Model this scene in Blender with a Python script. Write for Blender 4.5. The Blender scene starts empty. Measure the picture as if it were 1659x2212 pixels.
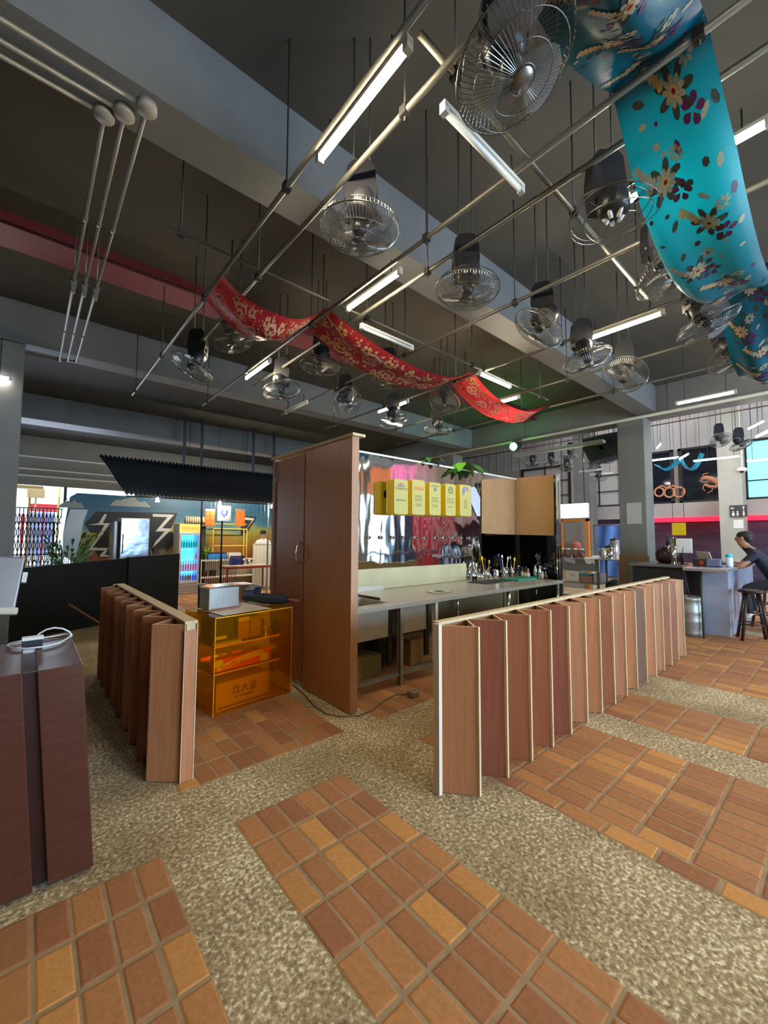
import bpy, bmesh, math, random
from math import sin, cos, pi, radians, sqrt, tan, atan2
from mathutils import Vector, Matrix, Euler

random.seed(7)
SC = bpy.context.scene
COL = SC.collection

# ------------------------------------------------------------------ camera
FPX, PW, PH, CAMZ = 884.0, 1659.0, 2212.0, 1.55
YAW, PIT, ROL = radians(40.975), radians(3.544), radians(0.258)
_f = Vector((sin(YAW)*cos(PIT), cos(YAW)*cos(PIT), sin(PIT)))
_r = _f.cross(Vector((0, 0, 1))).normalized()
_u = _r.cross(_f)
_R = cos(ROL)*_r + sin(ROL)*_u
_U = -sin(ROL)*_r + cos(ROL)*_u
cam = bpy.data.cameras.new('camera')
cam.sensor_fit = 'HORIZONTAL'; cam.sensor_width = 36.0; cam.lens = 36.0*FPX/PW
cam.clip_start = 0.05; cam.clip_end = 300
camo = bpy.data.objects.new('camera', cam); COL.objects.link(camo)
camo.matrix_world = Matrix(((_R.x, _U.x, -_f.x, 0), (_R.y, _U.y, -_f.y, 0), (_R.z, _U.z, -_f.z, CAMZ), (0, 0, 0, 1)))
SC.camera = camo

def at(px, py, x=None, y=None, z=None):
    """point of the place seen at photo pixel (px, py) on the plane x=, y= or z="""
    d = _R*((px-PW/2)/FPX) - _U*((py-PH/2)/FPX) + _f
    o = Vector((0, 0, CAMZ))
    t = (z-CAMZ)/d.z if z is not None else (x/d.x if x is not None else y/d.y)
    return o + d*t

# ------------------------------------------------------------------ view, world, daylight
vs = SC.view_settings
SC.display_settings.display_device = 'sRGB'
vs.view_transform = 'Standard'; vs.look = 'None'; vs.gamma = 1.0; vs.exposure = 1.0
vs.use_curve_mapping = False
cy = SC.cycles
cy.use_denoising = True
cy.max_bounces = 7; cy.diffuse_bounces = 4; cy.glossy_bounces = 4; cy.transmission_bounces = 6; cy.transparent_max_bounces = 14
cy.sample_clamp_indirect = 6.0; cy.caustics_reflective = False; cy.caustics_refractive = False

world = bpy.data.worlds.new('daylight'); SC.world = world; world.use_nodes = True
wn = world.node_tree.nodes; wl = world.node_tree.links
wn['Background'].inputs[0].default_value = (0.62, 0.8, 1.0, 1); wn['Background'].inputs[1].default_value = 2.4

def area(name, loc, target, sx, sy, power, col):
    l = bpy.data.lights.new(name, 'AREA'); l.shape = 'RECTANGLE'; l.size = sx; l.size_y = sy
    l.energy = power; l.color = col
    o = bpy.data.objects.new(name, l); COL.objects.link(o); o.location = loc
    d = Vector(target) - Vector(loc); o.rotation_euler = d.to_track_quat('-Z', 'Y').to_euler()
    return o
# daylight through the street openings of the hall (front, behind the viewer) and through the back gate; plus an added hall fill
area('daylight_front', (6.0, -7.6, 2.3), (6.0, 0, 2.6), 9.0, 2.6, 820, (0.50, 0.74, 1.0))
area('fill_light_hall', (14.0, 2.5, 6.66), (14.0, 2.5, 0), 5.0, 11.0, 340, (0.90, 0.92, 1.0))  # added area lamp below the closed ceiling, brightens the far hall
area('daylight_gate', (0.4, 18.3, 2.0), (1.2, 8, 1.0), 3.0, 2.6, 220, (0.7, 0.8, 1.0))

# ------------------------------------------------------------------ materials
_mats = {}
def mat(name, col, rough=0.6, metal=0.0, spec=0.4, emit=0.0, ecol=None, alpha=None):
    if name in _mats: return _mats[name]
    m = bpy.data.materials.new(name); m.use_nodes = True
    b = m.node_tree.nodes['Principled BSDF']
    b.inputs['Base Color'].default_value = (*col, 1); b.inputs['Roughness'].default_value = rough
    b.inputs['Metallic'].default_value = metal; b.inputs['Specular IOR Level'].default_value = spec
    if emit: b.inputs['Emission Color'].default_value = (*(ecol or col), 1); b.inputs['Emission Strength'].default_value = emit
    _mats[name] = m; return m

def noisy(name, stops, scale=(1, 1, 1), nscale=6.0, detail=6.0, rough=0.6, bump=0.0, metal=0.0, spec=0.35, distort=0.0, bscale=None, rmix=None):
    """noise driven colour ramp in object space"""
    if name in _mats: return _mats[name]
    m = mat(name, stops[0][1], rough, metal, spec); nt = m.node_tree; n = nt.nodes; l = nt.links
    b = n['Principled BSDF']
    tc = n.new('ShaderNodeTexCoord'); mp = n.new('ShaderNodeMapping'); mp.inputs['Scale'].default_value = scale
    ns = n.new('ShaderNodeTexNoise'); ns.inputs['Scale'].default_value = nscale; ns.inputs['Detail'].default_value = detail
    ns.inputs['Distortion'].default_value = distort
    cr = n.new('ShaderNodeValToRGB')
    while len(cr.color_ramp.elements) < len(stops): cr.color_ramp.elements.new(0.5)
    for e, (p, c) in zip(cr.color_ramp.elements, stops): e.position = p; e.color = (*c, 1)
    l.new(tc.outputs['Object'], mp.inputs[0]); l.new(mp.outputs[0], ns.inputs['Vector']); l.new(ns.outputs['Fac'], cr.inputs[0])
    l.new(cr.outputs[0], b.inputs['Base Color'])
    if bump:
        bp = n.new('ShaderNodeBump'); bp.inputs['Strength'].default_value = bump; bp.inputs['Distance'].default_value = 0.02
        l.new(ns.outputs['Fac'], bp.inputs['Height']); l.new(bp.outputs[0], b.inputs['Normal'])
    return m

def wood(name, c, rough=0.38):
    d = tuple(v*0.86 for v in c); li = tuple(min(1, v*1.13) for v in c)
    return noisy(name, [(0.3, d), (0.5, c), (0.72, li)], scale=(9, 9, 0.45), nscale=5, detail=8, rough=rough, spec=0.35, distort=0.4)

def tinted_glass(name, col, gloss=0.12, rough=0.02):
    if name in _mats: return _mats[name]
    m = bpy.data.materials.new(name); m.use_nodes = True; n = m.node_tree.nodes; l = m.node_tree.links
    n.remove(n['Principled BSDF'])
    t = n.new('ShaderNodeBsdfTransparent'); t.inputs[0].default_value = (*col, 1)
    g = n.new('ShaderNodeBsdfGlossy'); g.inputs['Roughness'].default_value = rough; g.inputs[0].default_value = (1, 1, 1, 1)
    lw = n.new('ShaderNodeLayerWeight'); lw.inputs['Blend'].default_value = gloss
    mx = n.new('ShaderNodeMixShader')
    l.new(lw.outputs['Fresnel'], mx.inputs[0]); l.new(t.outputs[0], mx.inputs[1]); l.new(g.outputs[0], mx.inputs[2])
    l.new(mx.outputs[0], n['Material Output'].inputs[0])
    _mats[name] = m; return m

def brick_mat():
    m = mat('terracotta_brick', (0.35, 0.15, 0.06), 0.75, spec=0.25); nt = m.node_tree; n = nt.nodes; l = nt.links
    b = n['Principled BSDF']
    g = n.new('ShaderNodeNewGeometry'); cr = n.new('ShaderNodeValToRGB')
    st = [(0.0, (0.32, 0.128, 0.056)), (0.30, (0.38, 0.160, 0.066)), (0.58, (0.41, 0.178, 0.072)), (0.84, (0.46, 0.205, 0.072)), (0.94, (0.58, 0.265, 0.080))]
    while len(cr.color_ramp.elements) < len(st): cr.color_ramp.elements.new(0.5)
    for e, (p, c) in zip(cr.color_ramp.elements, st): e.position = p; e.color = (*c, 1)
    ns = n.new('ShaderNodeTexNoise'); ns.inputs['Scale'].default_value = 45; ns.inputs['Detail'].default_value = 8
    tc = n.new('ShaderNodeTexCoord'); l.new(tc.outputs['Object'], ns.inputs['Vector'])
    r2 = n.new('ShaderNodeValToRGB'); r2.color_ramp.elements[0].position = 0.25; r2.color_ramp.elements[0].color = (0.84, 0.84, 0.84, 1); r2.color_ramp.elements[1].position = 0.75; r2.color_ramp.elements[1].color = (1.08, 1.08, 1.08, 1)
    mx = n.new('ShaderNodeMixRGB'); mx.blend_type = 'MULTIPLY'; mx.inputs[0].default_value = 1
    l.new(g.outputs['Random Per Island'], cr.inputs[0]); l.new(ns.outputs['Fac'], r2.inputs[0])
    l.new(cr.outputs[0], mx.inputs[1]); l.new(r2.outputs[0], mx.inputs[2]); l.new(mx.outputs[0], b.inputs['Base Color'])
    bp = n.new('ShaderNodeBump'); bp.inputs['Strength'].default_value = 0.25; bp.inputs['Distance'].default_value = 0.01
    l.new(ns.outputs['Fac'], bp.inputs['Height']); l.new(bp.outputs[0], b.inputs['Normal'])
    return m

def aggregate_mat():
    m = mat('washed_aggregate', (0.3, 0.24, 0.14), 0.85, spec=0.2); nt = m.node_tree; n = nt.nodes; l = nt.links
    b = n['Principled BSDF']; tc = n.new('ShaderNodeTexCoord')
    v = n.new('ShaderNodeTexVoronoi'); v.inputs['Scale'].default_value = 85; v.inputs['Randomness'].default_value = 1
    ns = n.new('ShaderNodeTexNoise'); ns.inputs['Scale'].default_value = 1.6; ns.inputs['Detail'].default_value = 7
    fs = n.new('ShaderNodeTexNoise'); fs.inputs['Scale'].default_value = 52; fs.inputs['Detail'].default_value = 6; fs.inputs['Distortion'].default_value = 0.25
    for t in (v, ns, fs): l.new(tc.outputs['Object'], t.inputs['Vector'])
    cr = n.new('ShaderNodeValToRGB'); st = [(0.28, (0.20, 0.14, 0.072)), (0.45, (0.33, 0.24, 0.130)), (0.57, (0.44, 0.34, 0.195)), (0.68, (0.76, 0.65, 0.45))]
    while len(cr.color_ramp.elements) < len(st): cr.color_ramp.elements.new(0.5)
    for e, (p, c) in zip(cr.color_ramp.elements, st): e.position = p; e.color = (*c, 1)
    # big patches shift the fine speckle toward pale wear
    a = n.new('ShaderNodeMath'); a.operation = 'MULTIPLY_ADD'; a.inputs[1].default_value = 0.55; a.inputs[2].default_value = -0.27
    l.new(ns.outputs['Fac'], a.inputs[0])
    a2 = n.new('ShaderNodeMath'); a2.operation = 'ADD'; l.new(a.outputs[0], a2.inputs[0]); l.new(fs.outputs['Fac'], a2.inputs[1])
    l.new(a2.outputs[0], cr.inputs[0])
    pb = n.new('ShaderNodeMixRGB'); pb.blend_type = 'OVERLAY'; pb.inputs[0].default_value = 0.40
    bw = n.new('ShaderNodeRGBToBW'); l.new(v.outputs['Color'], bw.inputs[0])
    l.new(cr.outputs[0], pb.inputs[1]); l.new(bw.outputs[0], pb.inputs[2]); l.new(pb.outputs[0], b.inputs['Base Color'])
    bp = n.new('ShaderNodeBump'); bp.inputs['Strength'].default_value = 0.35; bp.inputs['Distance'].default_value = 0.005
    l.new(fs.outputs['Fac'], bp.inputs['Height']); l.new(bp.outputs[0], b.inputs['Normal'])
    return m

def mirror_mat():
    m = mat('wavy_mirror_steel', (0.86, 0.87, 0.84), 0.04, 1.0); nt = m.node_tree; n = nt.nodes; l = nt.links
    tc = n.new('ShaderNodeTexCoord'); mp = n.new('ShaderNodeMapping'); mp.inputs['Scale'].default_value = (1.6, 1, 0.55)
    ns = n.new('ShaderNodeTexNoise'); ns.inputs['Scale'].default_value = 1.7; ns.inputs['Detail'].default_value = 1.5
    bp = n.new('ShaderNodeBump'); bp.inputs['Strength'].default_value = 0.30; bp.inputs['Distance'].default_value = 0.05
    l.new(tc.outputs['Object'], mp.inputs[0]); l.new(mp.outputs[0], ns.inputs['Vector']); l.new(ns.outputs['Fac'], bp.inputs['Height'])
    l.new(bp.outputs[0], n['Principled BSDF'].inputs['Normal']); return m

M_grout = noisy('brown_grout', [(0.3, (0.28, 0.175, 0.092)), (0.7, (0.38, 0.26, 0.145))], nscale=14, rough=.9)
M_brick = brick_mat(); M_agg = aggregate_mat(); M_mirror = mirror_mat()
M_ceil = noisy('dark_ceiling_paint', [(0.3, (0.058, 0.055, 0.050)), (0.7, (0.082, 0.077, 0.069))], nscale=1.1, rough=0.8)
M_beam = noisy('grey_beam_paint', [(0.3, (0.125, 0.128, 0.13)), (0.7, (0.165, 0.168, 0.17))], nscale=1.4, rough=0.6, spec=0.4)
M_col = noisy('grey_column_paint', [(0.3, (0.145, 0.145, 0.130)), (0.7, (0.18, 0.18, 0.16))], nscale=2, rough=0.7)
M_redsteel = mat('red_oxide_paint', (0.20, 0.035, 0.05), 0.5)
M_conduit = mat('galvanised_conduit', (0.24, 0.23, 0.21), 0.45, 0.6)
M_pipe = mat('painted_grey_pipe', (0.135, 0.128, 0.105), 0.42, 0.4)
M_rod = mat('dark_rod', (0.05, 0.05, 0.048), 0.5, 0.5)
M_black = mat('matt_black', (0.012, 0.012, 0.013), 0.55)
M_blackwall = noisy('black_painted_board', [(0.3, (0.006, 0.006, 0.006)), (0.7, (0.009, 0.009, 0.009))], nscale=3, rough=0.6, spec=.2)
M_blackplastic = mat('black_plastic', (0.018, 0.018, 0.022), 0.35)
M_steel = noisy('brushed_steel', [(0.3, (0.50, 0.455, 0.38)), (0.7, (0.58, 0.53, 0.45))], scale=(2, 30, 30), nscale=4, rough=0.33, metal=0.6)
M_chrome = mat('polished_chrome', (0.75, 0.75, 0.74), 0.12, 1.0)
M_alu = noisy('aluminium_sheet', [(0.3, (0.30, 0.295, 0.275)), (0.7, (0.37, 0.365, 0.34))], nscale=9, rough=0.48, metal=0.7)
M_white = mat('white_paint', (0.72, 0.70, 0.66), 0.5)
M_cream = mat('cream_paint', (0.62, 0.55, 0.42), 0.6)
M_ply = noisy('pale_plywood_edge', [(0.3, (0.50, 0.36, 0.20)), (0.7, (0.68, 0.54, 0.34))], scale=(20, 20, 1), nscale=5, rough=0.7)
M_cream_batten = mat('cream_batten', (0.66, 0.55, 0.42), 0.6)
WOODS = [wood('sapele_panel_a', (0.42, 0.165, 0.070)), wood('sapele_panel_b', (0.24, 0.078, 0.044)), wood('sapele_panel_c', (0.41, 0.180, 0.085)),
         wood('sapele_panel_d', (0.29, 0.100, 0.046)), wood('sapele_panel_e', (0.20, 0.110, 0.072))]
M_cab = wood('cabinet_laminate', (0.46, 0.205, 0.078), 0.33)
M_cab2 = wood('cabinet_dark_trim', (0.13, 0.055, 0.03), 0.4)
M_darkred = noisy('dark_red_laminate', [(0.3, (0.066, 0.019, 0.010)), (0.55, (0.078, 0.023, 0.012)), (0.75, (0.092, 0.029, 0.014))], scale=(1.2, 1.2, 9), nscale=5, rough=0.35, spec=0.28)
M_amber = tinted_glass('amber_acrylic', (1.0, 0.76, 0.13), 0.08)
def _cloudy(m, k, col):
    n = m.node_tree.nodes; l = m.node_tree.links; o = n['Material Output']; src = o.inputs[0].links[0].from_socket
    tl = n.new('ShaderNodeBsdfTranslucent'); tl.inputs[0].default_value = (*col, 1); df = n.new('ShaderNodeBsdfDiffuse'); df.inputs[0].default_value = (*col, 1); m1 = n.new('ShaderNodeMixShader'); m1.inputs[0].default_value = .5
    l.new(tl.outputs[0], m1.inputs[1]); l.new(df.outputs[0], m1.inputs[2]); mx = n.new('ShaderNodeMixShader'); mx.inputs[0].default_value = k
    l.new(src, mx.inputs[1]); l.new(m1.outputs[0], mx.inputs[2]); l.new(mx.outputs[0], o.inputs[0])
_cloudy(M_amber, .085, (1.0, .52, .015))
M_glass = tinted_glass('clear_glass', (0.94, 0.96, 0.95), 0.2)
M_plastic_clear = tinted_glass('clear_plastic', (0.86, 0.86, 0.85), 0.3, 0.1)
M_card = noisy('brown_cardboard', [(0.3, (0.33, 0.185, 0.085)), (0.7, (0.38, 0.22, 0.10))], scale=(1, 1, 1), nscale=5, rough=0.85)
M_paper = mat('white_paper', (0.72, 0.71, 0.68), 0.7)
M_tube = mat('lit_tube', (1, 1, 1), 0.4, emit=95.0, ecol=(1.0, 0.86, 0.60))
M_tube_cool = mat('lit_tube_cool', (1, 1, 1), 0.4, emit=40.0, ecol=(1.0, 0.93, 0.88))
M_fill_stall = mat('fill_tube_stall', (1, 1, 1), 0.4, emit=190.0, ecol=(1.0, 0.90, 0.72))
M_tube_off = mat('unlit_tube', (0.62, 0.66, 0.68), 0.3)
M_batten = mat('tube_batten_white', (0.55, 0.55, 0.52), 0.5)
M_fanblade = mat('clear_grey_fan_blade', (0.30, 0.30, 0.31), 0.25, spec=0.6)
def see_through(m, k, col=(.8, .8, .8)):
    n = m.node_tree.nodes; l = m.node_tree.links; t = n.new('ShaderNodeBsdfTransparent'); t.inputs[0].default_value = (*col, 1); mx = n.new('ShaderNodeMixShader'); mx.inputs[0].default_value = k
    l.new(n['Principled BSDF'].outputs[0], mx.inputs[1]); l.new(t.outputs[0], mx.inputs[2]); l.new(mx.outputs[0], n['Material Output'].inputs[0])
see_through(M_fanblade, .5)
M_fanwire = mat('fan_cage_wire', (0.16, 0.16, 0.155), 0.28, 0.8)
M_yellow = mat('yellow_acrylic_side', (0.66, 0.44, 0.0), 0.35, emit=0.08, ecol=(0.9, 0.55, 0.0))
M_yellow_face = mat('pale_yellow_sign_face', (0.45, 0.41, 0.13), 0.4, emit=0.04, ecol=(0.75, 0.66, 0.12))
M_ink = mat('grey_ink', (0.16, 0.13, 0.12), 0.7)
M_inkblue = mat('blue_grey_ink', (0.22, 0.20, 0.32), 0.7)
M_inkred = mat('faded_red_ink', (0.62, 0.22, 0.10), 0.7)
M_skin = mat('brown_skin', (0.33, 0.17, 0.10), 0.55)
M_skin2 = mat('light_brown_skin', (0.52, 0.31, 0.21), 0.55)
M_hair = mat('black_hair', (0.012, 0.010, 0.009), 0.6)
M_navy = mat('navy_cloth', (0.012, 0.014, 0.028), 0.8)
M_leaf = mat('leaf_green', (0.05, 0.17, 0.035), 0.45)
M_leafd = mat('dark_leaf_green', (0.025, 0.075, 0.025), 0.5)
M_blue = mat('navy_blue_plastic', (0.025, 0.03, 0.22), 0.4)
M_skyblue = mat('bright_blue_plastic', (0.03, 0.22, 0.62), 0.4)
M_orange = mat('orange_print', (0.85, 0.16, 0.015), 0.6)
M_red = mat('red_paint', (0.42, 0.02, 0.02), 0.45)
M_rubber = mat('black_rubber', (0.02, 0.02, 0.02), 0.7)
M_darkwood = noisy('dark_stained_wood', [(0.3, (0.022, 0.010, 0.007)), (0.7, (0.05, 0.022, 0.014))], scale=(3, 3, 0.5), nscale=6, rough=0.35)

# ------------------------------------------------------------------ mesh helper
class MB:
    def __init__(s): s.bm = bmesh.new()
    def face(s, pts, mi=0):
        try:
            f = s.bm.faces.new([s.bm.verts.new(Vector(p)) for p in pts]); f.material_index = mi; return f
        except ValueError: return None
    def hexa(s, v, mi=0, mis=None):
        vs_ = [s.bm.verts.new(Vector(p)) for p in v]
        out = []
        for k, q in enumerate(((3, 2, 1, 0), (4, 5, 6, 7), (0, 1, 5, 4), (1, 2, 6, 5), (2, 3, 7, 6), (3, 0, 4, 7))):
            f = s.bm.faces.new([vs_[i] for i in q]); f.material_index = mis[k] if mis else mi; out.append(f)
        return out
    def box(s, lo, hi, mi=0, mtx=None, mis=None):
        x0, y0, z0 = lo; x1, y1, z1 = hi
        v = [Vector(p) for p in ((x0, y0, z0), (x1, y0, z0), (x1, y1, z0), (x0, y1, z0), (x0, y0, z1), (x1, y0, z1), (x1, y1, z1), (x0, y1, z1))]
        if mtx: v = [mtx @ p for p in v]
        return s.hexa(v, mi, mis)
    def bbox(s, lo, hi, b=0.004, mi=0, mtx=None):
        """box with chamfered edges"""
        t = bmesh.new(); x0, y0, z0 = lo; x1, y1, z1 = hi
        bmesh.ops.create_cube(t, size=1)
        for v in t.verts: v.co = Vector(((x0+x1)/2+v.co.x*(x1-x0), (y0+y1)/2+v.co.y*(y1-y0), (z0+z1)/2+v.co.z*(z1-z0)))
        bmesh.ops.bevel(t, geom=list(t.edges), offset=b, segments=2, affect='EDGES', profile=0.5)
        s.merge(t, mi, mtx)
    def merge(s, t, mi=0, mtx=None):
        mp = {}
        for v in t.verts: mp[v] = s.bm.verts.new(mtx @ v.co if mtx else v.co)
        for f in t.faces:
            try:
                g = s.bm.faces.new([mp[v] for v in f.verts]); g.material_index = mi; g.smooth = f.smooth
            except ValueError: pass
        t.free()
    def tube(s, path, r, n=8, mi=0, caps=True, closed=False, smooth=True):
        P = [Vector(p) for p in path]; rings = []; N = len(P)
        rr = r if isinstance(r, (list, tuple)) else [r]*N
        up = None
        for i in range(N):
            if closed: t = (P[(i+1) % N]-P[i-1])
            else: t = (P[min(i+1, N-1)]-P[max(i-1, 0)])
            if t.length < 1e-9: t = Vector((0, 0, 1))
            t.normalize()
            if up is None:
                a = Vector((0, 0, 1)) if abs(t.z) < 0.9 else Vector((1, 0, 0)); up = (a - t*a.dot(t)).normalized()
            else:
                up = (up - t*up.dot(t))
                up = up.normalized() if up.length > 1e-6 else t.orthogonal().normalized()
            sd = t.cross(up)
            rings.append([s.bm.verts.new(P[i] + rr[i]*(cos(2*pi*k/n)*up + sin(2*pi*k/n)*sd)) for k in range(n)])
        rg = range(N) if closed else range(N-1)
        for i in rg:
            a, b = rings[i], rings[(i+1) % N]
            for k in range(n):
                f = s.bm.faces.new((a[k], a[(k+1) % n], b[(k+1) % n], b[k])); f.material_index = mi; f.smooth = smooth and n > 4
        if caps and not closed:
            for rg_ in (rings[0][::-1], rings[-1]):
                f = s.bm.faces.new(rg_); f.material_index = mi
    def lathe(s, prof, n=20, mi=0, c=(0, 0, 0), mtx=None, smooth=True):
        rings = []; c = Vector(c)
        for (r, z) in prof:
            ring = []
            for k in range(n):
                p = Vector((max(r, 1e-4)*cos(2*pi*k/n), max(r, 1e-4)*sin(2*pi*k/n), z))
                p = mtx @ p if mtx else p
                ring.append(s.bm.verts.new(p + c))
            rings.append(ring)
        for a, b in zip(rings, rings[1:]):
            for k in range(n):
                f = s.bm.faces.new((a[k], a[(k+1) % n], b[(k+1) % n], b[k])); f.material_index = mi; f.smooth = smooth
        for rg_ in (rings[0][::-1], rings[-1]):
            f = s.bm.faces.new(rg_); f.material_index = mi
    def prism(s, poly, d, mi=0):
        """extrude a 3D polygon by vector d"""
        d = Vector(d); a = [s.bm.verts.new(Vector(p)) for p in poly]; b = [s.bm.verts.new(Vector(p)+d) for p in poly]
        n = len(a); fs = []
        fs.append(s.bm.faces.new(a[::-1])); fs.append(s.bm.faces.new(b))
        for i in range(n): fs.append(s.bm.faces.new((a[i], a[(i+1) % n], b[(i+1) % n], b[i])))
        for f in fs: f.material_index = mi
    def sphere(s, c, r, mi=0, sc=(1, 1, 1), seg=14, mtx=None):
        t = bmesh.new(); bmesh.ops.create_uvsphere(t, u_segments=seg, v_segments=max(6, seg//2+2), radius=1)
        for f in t.faces: f.smooth = True
        m = Matrix.Translation(Vector(c)) @ (mtx or Matrix.Identity(4)) @ Matrix.Diagonal((r*sc[0], r*sc[1], r*sc[2], 1))
        s.merge(t, mi, m)
    def grid(s, fn, nu, nv, mi=0, smooth=True):
        vv = [[s.bm.verts.new(Vector(fn(i/nu, j/nv))) for j in range(nv+1)] for i in range(nu+1)]
        for i in range(nu):
            for j in range(nv):
                f = s.bm.faces.new((vv[i][j], vv[i+1][j], vv[i+1][j+1], vv[i][j+1])); f.smooth = smooth
                f.material_index = mi(i/nu, j/nv) if callable(mi) else mi
    def build(s, name, mats, parent=None, loc=(0, 0, 0), rot=(0, 0, 0), fix=True):
        me = bpy.data.meshes.new(name)
        if fix: bmesh.ops.recalc_face_normals(s.bm, faces=s.bm.faces)
        s.bm.to_mesh(me); s.bm.free()
        for m in (mats if isinstance(mats, (list, tuple)) else [mats]): me.materials.append(m)
        o = bpy.data.objects.new(name, me); COL.objects.link(o)
        o.location = loc; o.rotation_euler = rot
        if parent: o.parent = parent
        return o

def tag(o, label, cat, group=None, kind=None):
    o['label'] = label; o['category'] = cat
    if group: o['group'] = group
    if kind: o['kind'] = kind
    return o
def thing(name, label, cat, loc=(0, 0, 0), rz=0, group=None):
    o = bpy.data.objects.new(name, None); COL.objects.link(o); o.empty_display_size = 0.1
    o.location = loc; o.rotation_euler = (0, 0, rz); return tag(o, label, cat, group)
def struct(name, mb, m, **k):
    o = mb.build(name, m, **k); o['kind'] = 'structure'; return o
def dup(root, loc, rz, label, group=None):
    r = root.copy(); COL.objects.link(r); r.location = loc; r.rotation_euler = (0, 0, rz); r['label'] = label
    if group: r['group'] = group
    for ch in list(root.children):
        c = ch.copy(); COL.objects.link(c); c.parent = r
        for g in ch.children:
            d = g.copy(); COL.objects.link(d); d.parent = c
    return r
def text(name, body, size, m, parent, loc, rot, depth=0.0008, align='CENTER', sx=1.0):
    c = bpy.data.curves.new(name, 'FONT'); c.body = body; c.size = size; c.align_x = align; c.align_y = 'CENTER'; c.extrude = depth; c.resolution_u = 2
    t = bpy.data.objects.new(name, c); COL.objects.link(t)
    dg = bpy.context.evaluated_depsgraph_get(); dg.update()
    me = bpy.data.meshes.new_from_object(t.evaluated_get(dg)); bpy.data.objects.remove(t)
    me.name = name; me.materials.clear(); me.materials.append(m)
    o = bpy.data.objects.new(name, me); COL.objects.link(o); o.location = loc; o.rotation_euler = rot; o.scale = (sx, 1, 1)
    if parent: o.parent = parent
    return o
def skin(name, joints, edges, mats, zone, parent=None, sub=2):
    """continuous body grown from joints {key: (pos, radius)}; zone(point) picks the material slot"""
    keys = list(joints); me = bpy.data.meshes.new(name+'_src')
    me.from_pydata([joints[k][0] for k in keys], [(keys.index(a), keys.index(b)) for a, b in edges], [])
    o = bpy.data.objects.new(name+'_src', me); COL.objects.link(o)
    md = o.modifiers.new('s', 'SKIN'); 
    for i, k in enumerate(keys):
        r = joints[k][1]; sv = me.skin_vertices[0].data[i]
        sv.radius = r if isinstance(r, tuple) else (r, r)
        sv.use_root = (i == 0)
    ss = o.modifiers.new('u', 'SUBSURF'); ss.levels = sub; ss.render_levels = sub
    dg = bpy.context.evaluated_depsgraph_get(); dg.update()
    m2 = bpy.data.meshes.new_from_object(o.evaluated_get(dg)); bpy.data.objects.remove(o)
    m2.name = name; m2.materials.clear()
    for m in mats: m2.materials.append(m)
    for p in m2.polygons: p.use_smooth = True; p.material_index = zone(p.center)
    r = bpy.data.objects.new(name, m2); COL.objects.link(r)
    if parent: r.parent = parent
    return r
Z90 = pi/2

# ================================================================== SETTING
ZC, ZS = 4.71, 4.15
b = MB(); b.box((-6, -8, -0.2), (20, 17, 0)); struct('floor', b, M_agg)

def brick_patch(x0, x1, y0, y1, pitch_x=0.12, pitch_y=0.2425, top=True):
    b = MB(); nx = max(1, round((x1-x0)/pitch_x)); px = (x1-x0)/nx
    rnd = random.Random(int((x0*131+y1*977)*10))
    for i in range(nx):
        xa, xb = x0+i*px+0.005, x0+(i+1)*px-0.005
        y = y1; off = 0.12 if rnd.random() < .12 else 0
        first = True
        while y > y0+0.03:
            L = pitch_y-(off if first else 0); first = False
            if y-L < y0: L = y-y0
            g = 0.006+rnd.random()*0.003
            ya, yb = y-L+g, y-g
            j = rnd.uniform(-0.003, 0.003); h = 0.0035+rnd.uniform(-0.001, 0.001); c = 0.009
            A = [(xa+j, ya, -0.01), (xb+j, ya, -0.01), (xb+j, yb, -0.01), (xa+j, yb, -0.01)]
            B = [(xa+j+.002, ya+.002, h-.002), (xb+j-.002, ya+.002, h-.002), (xb+j-.002, yb-.002, h-.002), (xa+j+.002, yb-.002, h-.002)]
            T = [(xa+j+c, ya+c, h), (xb+j-c, ya+c, h), (xb+j-c, yb-c, h), (xa+j+c, yb-c, h)]
            va, vb, vt = ([b.bm.verts.new(p) for p in q] for q in (A, B, T))
            b.bm.faces.new(vt)
            for lo, hi in ((va, vb), (vb, vt)):
                for k in range(4): b.bm.faces.new((lo[k], lo[(k+1) % 4], hi[(k+1) % 4], hi[k]))
            y -= L
    b.box((x0+.002, y0, -.01), (x1-.002, y1-.002, .0008), 1)
    return struct('floor_brick_paving', b, [M_brick, M_grout])
for r in [(-0.16, 0.56, -0.6, 2.285), (0.91, 1.63, -0.6, 2.285), (2.34, 3.55, -1.3, 2.285), (3.93, 4.65, -1.5, 2.285), (5.45, 8.9, -1.8, 2.285),
          (0.76, 1.98, 2.745, 4.2), (2.34, 3.55, 2.745, 4.2), (3.93, 4.65, 2.745, 4.2), (9.3, 12.9, -1.5, 2.285), (0.9, 2.1, 4.7, 6.4), (-1.4, 0.3, 4.7, 7.6), (2.6, 5.2, 9.4, 13.2)]:
    brick_patch(*r)

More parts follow.
